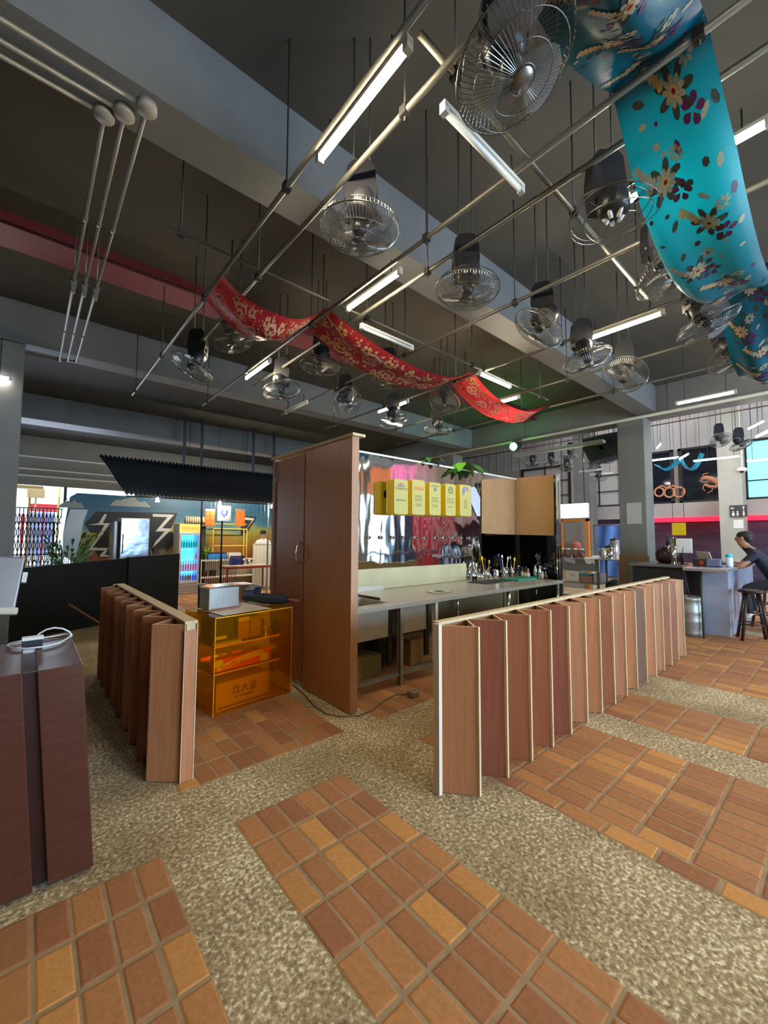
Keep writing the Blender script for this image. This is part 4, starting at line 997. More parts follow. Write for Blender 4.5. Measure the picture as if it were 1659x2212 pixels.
t = thing('black_mat', 'black rubber mat lying on the steel counter left of the green board', 'mat', onc(1062, 1256))
b = MB(); b.bbox((-.40, -.17, 0), (.30, .16, .010), .004); b.build('mat_sheet', M_rubber, t)
t = thing('steel_trivet', 'small square steel plate lying on the counter right of the sinks', 'lid', onc(948, 1279))
b = MB(); b.bbox((-.13, -.10, 0), (.13, .10, .012), .004); b.box((-.06, -.05, .012), (.06, .05, .014), 1); b.build('lid_plate', [M_chrome, M_black], t)
utensil_pot(onc(1090, 1243), 'widest steel pot on the counter holding spatulas', .075, .17, [M_cream, M_white, M_blue, M_darkwood])
utensil_pot(onc(1051, 1243), 'steel pot with wooden spoons left of the widest pot', .055, .15, [M_cab, M_darkwood, M_yellow])
utensil_pot(onc(1107, 1242), 'steel pot with a yellow handled tool right of the widest pot', .05, .16, [M_yellow, M_chrome])
utensil_pot(onc(1032, 1244), 'small steel pot at the left end of the utensil row', .045, .11, [M_darkwood, M_cream, M_chrome])
t = thing('steel_jug', 'polished steel jug between the utensil pots', 'jug', onc(1071, 1246))
b = MB(); b.lathe([(.001, 0), (.055, 0), (.06, .05), (.045, .12), (.05, .15), (.045, .15), (.04, .12), (.001, .02)], 18); b.build('jug_body', M_chrome, t)
b = MB(); b.tube([(.045, 0, .13), (.09, 0, .12), (.09, 0, .05), (.055, 0, .03)], .006, 6); b.build('handle', M_chrome, t)
t = thing('steel_funnel', 'small steel cone standing at the front of the utensil pots', 'funnel', onc(1060, 1252))
b = MB(); b.lathe([(.045, 0), (.04, .01), (.008, .075), (.008, .10), (.001, .10)], 16); b.build('cone', M_chrome, t)
M_sauce = mat('dark_sauce', (0.06, 0.015, 0.01), .15)
for k, (px, py, ms, r, h, lab) in enumerate(((1120, 1243, (M_plastic_clear, M_white), .04, .20, 'clear bottle behind the green cutting board'), (1129, 1245, (M_leafd, M_blackplastic, M_cream), .032, .19, 'dark green bottle behind the green cutting board'),
        (1135, 1247, (M_sauce, M_red, M_cream), .028, .17, 'brown sauce bottle with red cap beside the cutting board'), (1141, 1245, (M_inkred, M_white, M_paper), .03, .16, 'red bottle with white label right of the brown sauce bottle'),
        (1157, 1243, (M_chrome, M_blackplastic), .03, .24, 'tall slim steel bottle near the right end of the counter'), (1166, 1243, (M_chrome, M_chrome), .028, .22, 'second slim steel bottle near the counter end'), (1172, 1245, (M_white, M_cream), .026, .13, 'small white bottle at the right end of the counter'),
        (1179, 1246, (M_sauce, M_cream), .026, .12, 'small brown bottle at the right end of the counter'), (1022, 1246, (M_white, M_black, M_paper), .032, .12, 'white jar left of the utensil pots'), (1042, 1252, (M_chrome, M_chrome), .022, .09, 'tiny steel shaker before the utensil pots'))):
    bottle(ms, r, h, r*.45, onc(px, py), lab)
t = thing('glass_tumbler', 'empty glass tumbler on the counter edge left of the black mat', 'glass', onc(1025, 1257))
b = MB(); b.lathe([(.001, 0), (.034, 0), (.04, .09), (.037, .09), (.031, .008), (.001, .008)], 16); b.build('tumbler', M_glass, t)
# boxes under the counter
for k, (x, y, sx, sy, sz, m, lab) in enumerate(((2.55, 3.65, .35, .3, .28, M_card, 'brown carton under the first sink'), (3.75, 3.75, .42, .35, .30, M_card, 'larger brown carton on the floor under the steel counter'), (2.95, 3.75, .3, .3, .22, mat('khaki_crate', (0.25, .2, .07), .7), 'khaki crate under the second sink'), (4.3, 3.8, .4, .3, .22, mat('grey_board_box', (.3, .27, .23), .7), 'grey board box under the middle of the steel counter'))):
    t = thing('storage_box', lab, 'box', (x, y, .006)); b = MB(); b.bbox((-sx/2, -sy/2, 0), (sx/2, sy/2, sz), .004); b.build('carton', m, t)
    b = MB(); b.box((-sx/2+.01, -.03, sz), (sx/2-.01, .03, sz+.002)); b.build('tape', mat('packing_tape', (.4, .28, .15), .3), t)
for k, (x, lab) in enumerate(((2.75, 'black gas bottle under the first sink'), (3.2, 'black gas bottle under the second sink'))):
    t = thing('gas_bottle', lab, 'gas bottle', (x, 3.86, .006)); b = MB(); b.lathe([(.001, 0), (.11, 0), (.125, .03), (.125, .36), (.08, .43), (.03, .45), (.001, .45)], 18); b.build('tank', M_black, t)
    b = MB(); b.lathe([(.02, .44), (.025, .5), (.001, .5)], 10); b.build('valve', M_chrome, t)

# ================================================================== LEFT: BLACK HALF WALL, STALL, TRUCK, GATE
# angled black half wall
A, B_, C_ = Vector((-.9, 7.75, 0)), Vector((1.42, 8.9, 0)), Vector((2.43, 9.35, 0))
def wall_seg(b, p, q, th, h0, h1):
    d = (q-p).normalized(); n = Vector((-d.y, d.x, 0))*th
    v = [p, q, q+n, p+n]; b.hexa([w+Vector((0, 0, .004)) for w in v]+[w+Vector((0, 0, h)) for w, h in zip(v, (h0, h1, h1, h0))])
t = thing('black_half_wall', 'black painted half wall of two boards enclosing the stall at the left', 'half wall', (0, 0, 0))
b = MB(); wall_seg(b, A, B_, .05, 1.03, 1.14); b.build('board', M_blackwall, t)
b = MB(); wall_seg(b, B_+Vector((.02, -.02, 0)), C_, .08, 1.16, 1.19); b.build('board', mat('charcoal_board', (0.013, 0.013, 0.014), .55, spec=.25), t)

# plants behind the half wall
plant('bush', 'leafy green bush behind the black half wall next to the gate light', at(150, 1225, y=10.2)*1.0 + Vector((0, 0, -at(150, 1225, y=10.2).z)), 1.18, 90, .36, .026, [M_leaf, M_leaf, M_leafd], 8, pot=.22, spread=.75, up=1.0)
plant('bush', 'dark low bush at the far left behind the black half wall', Vector((at(60, 1225, y=9.4).x, 9.4, 0)), .85, 46, .22, .045, [M_leafd, M_leaf], 12, pot=.22, spread=.7, up=.5)

# food truck with mural --------------------------------------------
YT = 13.4
t = thing('food_truck', 'food truck parked by the gate, its side painted with sky, yellow field and zigzag shapes', 'truck', (0, 0, 0))
tl, tr = at(140, 1078, y=YT), at(592, 1085, y=YT)
x0, x1, zt = tl.x, 9.2, 2.68
def mural():
    m = mat('truck_mural', (.1, .3, .45), .45); nt = m.node_tree; n = nt.nodes; l = nt.links; b = n['Principled BSDF']
    tc = n.new('ShaderNodeTexCoord'); sx = n.new('ShaderNodeSeparateXYZ'); l.new(tc.outputs['Object'], sx.inputs[0])
    ns = n.new('ShaderNodeTexNoise'); ns.inputs['Scale'].default_value = 1.3; ns.inputs['Detail'].default_value = 6
    mp = n.new('ShaderNodeMapping'); mp.inputs['Scale'].default_value = (.6, 1, 1.6); l.new(tc.outputs['Object'], mp.inputs[0]); l.new(mp.outputs[0], ns.inputs['Vector'])
    a = n.new('ShaderNodeMath'); a.operation = 'MULTIPLY_ADD'; a.inputs[1].default_value = .45; l.new(ns.outputs['Fac'], a.inputs[0])
    sc = n.new('ShaderNodeMath'); sc.operation = 'MULTIPLY_ADD'; sc.inputs[1].default_value = 1/2.7; sc.inputs[2].default_value = -.22; l.new(sx.outputs['Z'], sc.inputs[0]); l.new(sc.outputs[0], a.inputs[2])
    cr = n.new('ShaderNodeValToRGB'); st = [(.25, (.05, .03, .02)), (.40, (.30, .10, .02)), (.52, (.28, .17, .02)), (.62, (.28, .25, .04)), (.70, (.045, .15, .21)), (.86, (.012, .075, .14)), (.97, (.015, .10, .18))]
    while len(cr.color_ramp.elements) < len(st): cr.color_ramp.elements.new(.5)
    for e, (p, c) in zip(cr.color_ramp.elements, st): e.position = p; e.color = (*c, 1)
    l.new(a.outputs[0], cr.inputs[0]); l.new(cr.outputs[0], b.inputs['Base Color']); return m
b = MB(); prof = [(x0+.55, .5), (x0+.15, 1.0), (x0+.0, 1.6), (x0+.06, 2.2), (x0+.10, zt-.12), (x0+.25, zt), (x1, zt), (x1, .5)]
b.prism([(x, YT, z) for x, z in prof], (0, 2.0, 0)); b.build('body', mural(), t)
b = MB(); b.prism([(x0+.02, YT-.012, 1.0), (x0+.30, YT-.012, 1.0), (x0+.42, YT-.012, 1.95), (x0+.50, YT-.012, 2.25), (x0+.12, YT-.012, 2.25), (x0+.0, YT-.012, 1.6)], (0, .03, 0)); b.build('cab_pillar', mat('pale_van_pillar', (.42, .50, .55), .4), t)
def cloud(px, py, w, h, seed):
    rnd = random.Random(seed); c = at(px, py, y=YT-.006)
    return [c+Vector((-w/2+w*i/12, 0, h*max(0, sin(pi*i/12))**.6*(.55+.45*rnd.random()))) for i in range(13)]
b = MB(); b.prism(cloud(283, 1094, 1.0, .30, 1), (0, .004, 0)); b.build('painted_cloud', mat('painted_cloud', (.26, .29, .29), .6), t)
b = MB(); b.prism(cloud(155, 1097, .55, .25, 3), (0, .004, 0)); b.build('painted_cloud', mat('painted_cloud', (.26, .29, .29), .6), t)
def pxpoly(b, pts, mi, y, d=.006): b.prism([at(x, z, y=y) for x, z in pts], (0, d, 0), mi)
b = MB()
pxpoly(b, [(183, 1131), (208, 1105), (384, 1108), (366, 1150), (405, 1150), (350, 1200), (220, 1205), (198, 1183), (226, 1152), (196, 1150)], 0, YT-.012)
pxpoly(b, [(213, 1130), (226, 1110), (231, 1112), (222, 1130), (238, 1130), (200, 1183), (236, 1184), (228, 1189), (192, 1189), (226, 1134), (190, 1134)], 1, YT-.02)
pxpoly(b, [(330, 1110), (376, 1112), (350, 1141), (372, 1142), (330, 1183), (336, 1170), (356, 1148), (336, 1148), (362, 1117), (330, 1116)], 1, YT-.02)
b.build('zigzag_lettering', [M_black, mat('painted_white', (.5, .5, .48), .6)], t); b = MB()
pxpoly(b, [(520, 1113), (556, 1116), (534, 1150), (520, 1156)], 0, YT-.012); pxpoly(b, [(524, 1117), (550, 1120), (532, 1144), (545, 1124), (524, 1122)], 1, YT-.02)
b.build('zigzag_lettering', [M_black, mat('painted_white', (.5, .5, .48), .6)], t); b = MB()
pxpoly(b, [(218, 1196), (228, 1188), (232, 1190), (226, 1199), (262, 1199), (258, 1203), (215, 1203)], 1, YT-.02)
b.build('zigzag_lettering', [M_black, mat('painted_white', (.5, .5, .48), .6)], t)
b = MB(); b.lathe([(.001, 0), (.30, 0), (.36, .05), (.38, .12), (.36, .19), (.001, .2)], 24, c=(x0+1.25, YT+.17, .39), mtx=Matrix.Rotation(Z90, 4, 'X')); b.build('wheel', M_rubber, t)
b = MB(); b.lathe([(.001, 0), (.30, 0), (.36, .05), (.38, .12), (.36, .19), (.001, .2)], 24, c=(x0+5.2, YT+.17, .39), mtx=Matrix.Rotation(Z90, 4, 'X')); b.build('wheel', M_rubber, t)
b = MB(); b.prism([(x0+1.25+.46*cos(a), YT-.014, .42+.46*sin(a)) for a in [pi*k/12 for k in range(13)]], (0, .01, 0)); b.build('wheel_arch', M_black, t)

# folding lattice gate and street behind ----------------------------
YG = 16.8
t = thing('lattice_gate', 'black folding lattice gate closing the bright street opening', 'gate', (0, 0, 0))
ga, gb_ = at(28, 1200, y=YG).x, at(136, 1200, y=YG).x
b = MB(); n = 13; w = (gb_-ga)/n; zt_ = 2.15
for k in range(n+1): b.box((ga+k*w-.012, YG, .05), (ga+k*w+.012, YG+.02, zt_+.25))
for k in range(n):
    for j in range(5):
        z0 = .25+j*.4
        b.tube([(ga+k*w, YG-.008, z0), (ga+(k+1)*w, YG-.008, z0+.4)], .009, 4); b.tube([(ga+k*w, YG-.012, z0+.4), (ga+(k+1)*w, YG-.012, z0)], .009, 4)
b.build('lattice', M_black, t)
b = MB()
for z in (.1, .95, 1.95, 2.4): b.box((ga, YG-.02, z), (gb_, YG+.02, z+.03))
b.box((gb_-.30, YG-.03, .05), (gb_-.24, YG+.03, 2.0)); b.build('rails', M_black, t)
t = thing('window_grille', 'wire grille panel above the food truck against the bright street', 'grille', (0, 0, 0))
xa, xb = at(137, 1060, y=YG).x+.06, 2.8; b = MB()
for k in range(int((xb-xa)/.09)): b.box((xa+k*.09, YG, 2.5), (xa+k*.09+.006, YG+.006, 3.15))
for k in range(8): b.box((xa, YG, 2.5+k*.09), (xb, YG+.006, 2.5+k*.09+.006))
b.build('wires', M_black, t)
b = MB(); b.box((xa-.05, YG-.03, .05), (xa+.03, YG+.03, 3.15)); b.box((xa, YG-.02, 2.72), (xb, YG+.02, 2.76)); b.build('frame', mat('gate_frame', (.05, .05, .08), .5), t)
# street furniture outside, blown out by daylight
def ext_box(name, lab, cat, px0, py0, px1, py1, y, m, dp=.3):
    a, c = at(px0, py1, y=y), at(px1, py0, y=y); b = MB(); b.bbox((a.x, y, a.z), (c.x, y+dp, c.z), .02)
    b.box(((a.x+c.x)/2-.03, y+dp*.4, -.05), ((a.x+c.x)/2+.03, y+dp*.4+.05, a.z+.02)); return tag(b.build(name, m), lab, cat)
ext_box('street_awning', 'ochre shop sign board hanging in the street opening at the far left', 'sign', 36, 1024, 96, 1052, 18.6, mat('ochre_board', (.33, .20, .05), .6), .5)
ext_box('street_poster', 'light wood board with dark strokes under the ochre sign outside', 'board', 58, 1056, 98, 1074, 18.6, mat('light_wood_board', (.55, .38, .18), .6), .1)
ext_box('street_banner', 'red banner stretched behind the lattice gate', 'banner', 60, 1090, 128, 1104, 19.5, mat('pinkish_red_banner', (.75, .05, .07), .6, emit=.0), .1)
ext_box('street_banner', 'red vertical flag behind the lattice gate', 'banner', 42, 1110, 54, 1172, 19.5, mat('pinkish_red_banner', (.75, .05, .07)), .1)
ext_box('street_kiosk', 'blue grey kiosk glimpsed behind the right half of the gate', 'kiosk', 54, 1108, 118, 1200, 20.5, mat('kiosk_blue', (.28, .36, .6), .6), 1.0)
ext_box('street_sign_post', 'yellow post standing between gate and wire grille', 'post', 126, 1046, 132, 1072, 18.2, mat('yellow_post', (.8, .6, .1), .5), .1)
ext_box('street_building', 'pale building across the street seen through the gate', 'building', -80, 1052, 230, 1206, 27, mat('pale_facade', (.75, .78, .85), .8), 3)
b = MB(); 
for z in (2.95, 3.05): b.tube([(at(30, 1020, y=17.35).x, 17.35, z+.4), (3.2, 17.35, z+.35)], .03, 6)
for x in (-.5, 1.2, 3.0): b.box((x, 17.19, 3.3), (x+.04, 17.4, 3.5))
tag(b.build('street_pipe', M_white), 'pair of white pipes running high outside the street opening', 'pipe')

# corrugated awning ---------------------------------------------------
t = thing('corrugated_awning', 'black corrugated roof sheet hanging sloped over the chicken stall', 'awning', (0, 0, 0))
lo0, lo1 = at(272, 1072, y=10.4), at(600, 1084, y=10.4); hi0, hi1 = at(213, 982, y=11.4), at(600, 1026, y=11.4)
zl, zh = (lo0.z+lo1.z)/2, (hi0.z+hi1.z)/2
lx0, hx0 = lo0.x, hi0.x; LX = 6.0
def awn(u, v):
    xa = hx0+(lx0-hx0)*v; x = xa+(LX-xa)*u
    return (x, 11.4-1.0*v, zh+(zl-zh)*v+.022*sin(x*2*pi/.085))
b = MB(); b.grid(awn, 400, 3, smooth=True); o = b.build('roof_sheet', mat('black_corrugated', (.032, .033, .040), .42, spec=.6), t, fix=False)
md = o.modifiers.new('thick', 'SOLIDIFY'); md.thickness = .006
b = MB(); b.box((lx0, 10.4, zl-.05), (LX, 10.44, zl-.025)); b.box((hx0+.05, 11.36, zh-.06), (LX, 11.4, zh-.03)); b.build('purlins', M_black, t)
for px in (387, 424, 533, 577):
    x = at(px, 970, y=11.9).x; b = MB(); b.box((x-.03, 11.38, zh-.03), (x+.03, 11.44, ZC)); b.build('hanger_post', mat('dark_blue_post', (.02, .03, .05), .5), t)
SL = 'small white spotlights under the awning edge'
for k, (px, lab) in enumerate(((340, 'small white spotlight under the awning edge over the steel fridge'), (475, 'small white spotlight under the awning edge over the rooster sign'), (588, 'small white spotlight under the awning edge next to the partition'))):
    p = at(px, 1082, y=10.42); t = thing('spotlight', lab, 'spotlight', (p.x, 10.42, zl-.09), 0, SL)
    b = MB(); b.lathe([(.025, .06), (.03, .0), (.045, -.04), (.001, -.042)], 14); b.build('lamp_head', mat('spot_white', (.9, .9, .95), .3, emit=170, ecol=(1.0, .93, .84)), t)
    b = MB(); b.tube([(0, 0, .05), (0, 0, .10)], .008, 6); b.build('bracket', M_black, t)

# stall equipment ------------------------------------------------------
def quad(px0, py0, px1, py1, y): 
    a, c = at(px0, py1, y=y), at(px1, py0, y=y); return a.x, c.x, a.z, c.z
# steel upright fridge
xa, xb, za, zb = quad(258, 1103, 325, 1210, 11.2)
t = thing('steel_refrigerator', 'upright stainless refrigerator behind the black half wall', 'refrigerator', (xa, 11.2, 0))
w = xb-xa; zb = 1.98
b = MB(); b.bbox((0, .03, .08), (w, .75, zb), .01); b.build('body', M_steel, t)
M_wavysteel = noisy('wavy_fridge_steel', [(.3, (.27, .31, .37)), (.7, (.36, .40, .46))], scale=(1, 1, 1.6), nscale=2.2, detail=2, rough=.22, metal=1.0, bump=.5)
b = MB(); b.bbox((.005, 0, 1.05), (w-.005, .03, zb-.02), .006); d = b.build('door', M_wavysteel, t); b = MB(); b.tube([(.05, -.03, 1.15), (.05, -.03, 1.6)], .01, 6); b.build('door_handle', M_chrome, d)
b = MB(); b.bbox((.005, 0, .12), (w-.005, .03, 1.04), .006); b.build('door', M_wavysteel, t)
for q in (.05, w-.05):
    b = MB(); b.tube([(q, .1, .004), (q, .1, .08)], .02, 8); b.build('foot', M_black, t)
# wrapped appliance left of it
xa2, xb2, _, _ = quad(242, 1106, 257, 1210, 11.3)
t = thing('wrapped_cabinet', 'plastic wrapped narrow cabinet left of the steel refrigerator', 'cabinet', (xa2, 11.3, .004)); b = MB(); b.bbox((0, 0, 0), (xb2-xa2, .6, 1.9), .03); b.build('body', mat('plastic_wrap_grey', (.40, .42, .50), .2), t)
b = MB(); b.box((-.005, -.005, .8), (xb2-xa2+.005, .605, .83)); b.build('strap', M_black, t)
# drinks fridge
YD = 11.8; xa, xb, za, zb = quad(383, 1132, 435, 1284, YD); w = xb-xa; zb = 1.885
t = thing('drinks_fridge', 'lit glass door drinks fridge with yellow header beside the black half wall', 'fridge', (xa, YD, .004))
b = MB(); b.box((-.0, .56, 0), (w, .6, zb)); b.box((0, .02, 0), (.03, .56, zb)); b.box((w-.03, .02, 0), (w, .56, zb)); b.box((.03, .02, .0), (w-.03, .56, .30)); b.box((.03, .02, zb-.2), (w-.03, .56, zb)); b.build('body', M_white, t)
b = MB(); b.box((.0, 0, zb-.24), (w, .02, zb-.005)); h = b.build('header', mat('yellow_header', (.80, .58, .12), .4, emit=.35), t)
text('header_lettering', 'HEMANS', .09, mat('gold_ink', (.55, .36, .05), .5), t, (w/2, -.003, zb-.12), (Z90, 0, 0), sx=1.25)
b = MB(); b.box((0, -.02, .30), (.05, .018, zb-.25)); b.box((w-.06, -.02, .30), (w, .018, zb-.25)); b.box((.05, -.02, .30), (w-.06, .018, .36)); b.box((.05, -.02, zb-.30), (w-.06, .018, zb-.25)); b.box((.05, -.004, .36), (w-.06, .0, zb-.30), 1); b.build('door', [M_white, M_glass], t)
b = MB(); b.box((.03, .545, .31), (w-.03, .558, zb-.21)); b.build('lit_back', mat('fridge_light_blue', (.05, .30, .9), .5, emit=1.7, ecol=(.05, .38, 1.0)), t)
b = MB()
for k in range(5): b.box((.02, -.012, .05+k*.045), (w-.02, .02, .075+k*.045))
b.build('vent_grille', mat('cream_grille', (.6, .56, .5), .5), t)
for z in (.62, .92, 1.24):
    b = MB(); b.box((.035, .05, z-.012), (w-.035, .53, z)); b.build('shelf', mat('fridge_shelf', (.5, .7, .9), .3, emit=.25, ecol=(.4, .7, 1)), t)
DG = 'bottles in the drinks fridge'
M_teal_b = mat('teal_bottle', (0, .35, .35), .15, emit=.12, ecol=(0, .8, .7)); M_pink_b = mat('pink_bottle', (.75, .15, .35), .2, emit=.12, ecol=(1, .25, .5)); M_violet_b = mat('violet_bottle', (.10, .08, .5), .2, emit=.10, ecol=(.2, .15, 1)); M_amber_b = mat('amber_can', (.5, .25, .12), .3, emit=.06, ecol=(1, .5, .25))
for z, mm, nn, h, cap, nm, ord_ in ((1.241, M_teal_b, 7, .22, M_white, 'teal bottle on the top shelf of the drinks fridge', 'top'), (.921, M_pink_b, 1, .20, M_white, 'single pale pink bottle on the second fridge shelf', ''), (.621, M_pink_b, 7, .25, M_white, 'pink bottle in the row on the third fridge shelf', ''), (.36, M_violet_b, 7, .19, M_white, 'small violet bottle on the bottom fridge shelf', '')):
    proto = None
    for k in range(nn):
        x = xa+.085+(k if nn > 1 else 6)*(w-.17)/6; loc = (x, YD+.10, z+.005)
        lab = nm if nn == 1 else nm + ', ' + ('leftmost', 'second from left', 'third from left', 'middle of the row', 'third from right', 'second from right', 'rightmost')[k]
        if proto is None: proto = bottle((mm, cap), .027, h, .011, loc, lab, DG, 'drink_bottle')
        else: dup(proto, loc, 0, lab, DG)
for k in range(2):
    t2 = thing('drink_can_pack', ('left', 'right')[k]+' amber can pack at the bottom of the drinks fridge', 'cans', (xa+.20+k*.09, YD+.05, .366), 0, DG); b = MB(); b.lathe([(.001, 0), (.03, 0), (.033, .01), (.033, .13), (.028, .14), (.001, .14)], 12); b.build('can', M_amber_b, t2)
# tub with red food on a counter right of the steel fridge
xa, xb, za, zb = quad(325, 1196, 366, 1210, 11.0)
t = thing('prep_table', 'white topped prep table between the steel fridge and the drinks fridge', 'table', (xa-.02, 11.0, 0)); b = MB(); b.bbox((0, 0, 1.0), (.52, .5, 1.03), .005); b.build('top', M_white, t)
for q in ((.03, .03), (.45, .03), (.03, .43), (.45, .43)):
    b = MB(); b.box((q[0], q[1], .004), (q[0]+.04, q[1]+.04, 1.0)); b.build('leg', M_alu, t)
t = thing('plastic_tub', 'clear plastic tub with red food on the prep table', 'tub', (xa+.20, 11.22, 1.032)); b = MB(); b.lathe([(.13, 0), (.19, .22), (.20, .225), (.185, .225), (.12, .01), (.001, .01)], 20); b.build('tub', M_plastic_clear, t)
b = MB(); b.sphere((.02, 0, .10), .12, 0, (1, .8, .75)); b.build('red_food', mat('red_food', (.75, .12, .06), .6), t)

# mesh front and posts of the stall
t = thing('mesh_screen', 'thin wire mesh screen with dark posts along the front of the chicken stall', 'screen', (0, 0, 0))
YM = 10.6; xs = [at(px, 1200, y=YM).x for px in (391, 433, 478, 578)]
for px, m in zip((433, 478, 578), (M_black, M_black, M_alu)):
    x = at(px, 1200, y=YM).x; b = MB(); b.box((x-.018, YM, .004), (x+.018, YM+.03, zl)); b.build('post', m, t)
b = MB(); k = xs[1]
while k < xs[3]+.6: b.box((k, YM+.01, .5), (k+.0022, YM+.012, zl)); k += .11
b.build('wire_mesh', mat('thin_wire', (.25, .25, .24), .4, .6), t)
b = MB()
for k in range(17): 
    x = xs[1]+.05+k*.052; b.box((x, YM-.02, .25), (x+.010, YM-.01, 1.05))
b.build('upright_bars', M_black, t)
# rooster sign and orange menus
def rooster():
    o = [(-.5, -.1), (-.55, .25), (-.42, .45), (-.40, .62), (-.50, .55), (-.48, .70), (-.38, .74), (-.33, .82), (-.26, .75), (-.20, .55), (-.18, .3), (-.02, .12), (.15, .12), (.3, .3), (.38, .62), (.52, .5), (.55, .2), (.45, -.1), (.25, -.35), (.0, -.42), (.03, -.7), (-.08, -.7), (-.1, -.45), (-.3, -.38)]
    return o
xa, xb, za, zb = quad(470, 1093, 500, 1125, YM-.05)
t = thing('rooster_sign', 'square white sign with a blue rooster hanging on the stall mesh', 'sign', ((xa+xb)/2, YM-.03, (za+zb)/2)); w, h = (xb-xa)/2, (zb-za)/2
b = MB(); b.bbox((-w, 0, -h), (w, .02, h), .003); b.build('panel', mat('sign_white', (.62, .64, .68), .5), t)
b = MB(); b.prism([(x*w*.95, -.003, z*h*.85) for x, z in rooster()], (0, .002, 0)); b.build('rooster_print', mat('rooster_blue', (.05, .10, .5), .5), t)
b = MB(); b.prism([(w*q[0], -.0045, h*q[1]) for q in ((-.28, .15), (.1, .0), (.3, .15), (.12, -.2), (-.15, -.2))], (0, .001, 0)); b.build('wing_print', mat('sign_white', (.8, .8, .8)), t)
for k, (p0, p1, q0, q1, lab) in enumerate(((443, 465, 1100, 1135, 'orange menu pair hanging left of the rooster sign'), (509, 530, 1100, 1136, 'orange menu pair hanging right of the rooster sign'))):
    xa, xb, za, zb = quad(p0, q0, p1, q1, YM-.05); t = thing('menu_board', lab, 'menu', (xa, YM-.04, za), 0, 'orange hanging menus'); w, h = xb-xa, zb-za
    for j in range(2):
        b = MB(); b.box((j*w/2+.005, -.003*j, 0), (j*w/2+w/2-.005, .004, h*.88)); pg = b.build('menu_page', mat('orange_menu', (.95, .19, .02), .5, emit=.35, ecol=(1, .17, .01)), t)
        b = MB()
        for r_ in range(7): b.box((j*w/2+.03, -.006, h*(.10+.1*r_)), (j*w/2+w/2-.03-.02*(r_ % 3), -.0035, h*(.10+.1*r_)+.012))
        b.build('print_lines', mat('menu_print', (1, .6, .3), .5), pg)
    b = MB(); b.box((0, 0, h*.88), (w, .012, h)); b.build('clip_bar', M_cream, t)
# shelving, tables and goods in the stall
t = thing('white_stall_shelf', 'long cream shelf unit at the back of the chicken stall', 'shelf', (0, 0, 0)); ys = 12.6
xa, _, za, _ = quad(436, 1212, 560, 1212, ys); xb = at(556, 1212, y=ys).x; zsh = at(500, 1208, y=ys).z
for z in (zsh, zsh-.50): b = MB(); b.box((xa, ys, z-.04), (xb, ys+.45, z)); b.build('shelf_board', mat('cream_shelf', (.78, .72, .56), .5), t)
b = MB(); b.box((xb, ys, .004), (xb+.03, ys+.45, zsh)); b.box((xa-.03, ys, .004), (xa, ys+.45, zsh)); b.build('side_board', M_white, t)
b = MB(); b.box((xa, ys+.46, .004), (xb, ys+.48, zsh-.04)); b.build('back_board', mat('tiled_cream', (.80, .76, .64), .5), t)
t = thing('white_half_wall', 'cream tiled half wall at the right end of the chicken stall', 'half wall', (0, 0, 0)); q = at(566, 1175, y=12.2); b = MB(); b.box((at(548, 1175, y=12.2).x, 12.12, .004), (q.x+1.6, 12.25, q.z)); b.build('panel', mat('tiled_cream', (.6, .56, .46)), t)
b = MB(); b.box((at(548, 1175, y=12.2).x, 12.11, q.z), (q.x+1.6, 12.26, q.z+.012)); b.build('cap', M_white, t)
t = thing('yellow_frame_rack', 'yellow metal rack frame behind the stall shelf', 'rack', (0, 0, 0)); yr = 13.12
xa, xb, za, zb = quad(459, 1142, 533, 1180, yr)
for x in (xa, xb-.1, xb): b = MB(); b.box((x, yr, .004), (x+.025, yr+.025, zb)); b.build('post', mat('yellow_frame', (.75, .52, .05), .5), t)
b = MB(); b.box((xa, yr, zb-.03), (xb, yr+.02, zb)); b.box((xa, yr, za), (xb, yr+.02, za+.03)); b.box((xa-.2, yr, zb+.13), (xb, yr+.02, zb+.15)); b.build('rails', mat('yellow_frame', (.75, .52, .05)), t)
def goods(name, lab, cat, px0, py0, px1, py1, y, m, dp=.25, rb=.01, extra=None, zbase=None):
    xa, xb, za, zb = quad(px0, py0, px1, py1, y)
    if zbase is not None: zb = zbase+(zb-za); za = zbase
    t = thing(name, lab, cat, (xa, y, za)); b = MB(); b.bbox((0, 0, 0), (xb-xa, dp, zb-za), rb); b.build('body', m, t)
    if extra: extra(t, xb-xa, zb-za, dp)
    return t
def lid_(t, w, h, d): b = MB(); b.bbox((-.01, -.01, h), (w+.01, d+.01, h+.02), .004); b.build('lid', M_blackplastic, t)
goods('blue_crate', 'bright blue crate on the stall shelf behind the bars', 'crate', 450, 1188, 488, 1202, 12.7, M_skyblue, .3, zbase=zsh+.002, extra=lid_)
goods('white_carton', 'white carton on the upper left of the cream stall shelf', 'carton', 496, 1162, 522, 1175, 12.72, M_white, .25, zbase=zsh+.002)
goods('black_tray', 'black tray at the right end of the cream stall shelf', 'tray', 499, 1192, 529, 1199, 12.65, M_black, .3, zbase=zsh+.002)
goods('spice_jar', 'dark jar with white lid on the lower stall shelf, left one', 'jar', 440, 1213, 449, 1224, 12.7, M_sauce, .12, zbase=zsh-.498, extra=lid_)
goods('spice_jar', 'dark jar pair with white lids on the lower stall shelf, right one', 'jar', 454, 1212, 468, 1224, 12.7, M_sauce, .12, zbase=zsh-.498, extra=lid_)
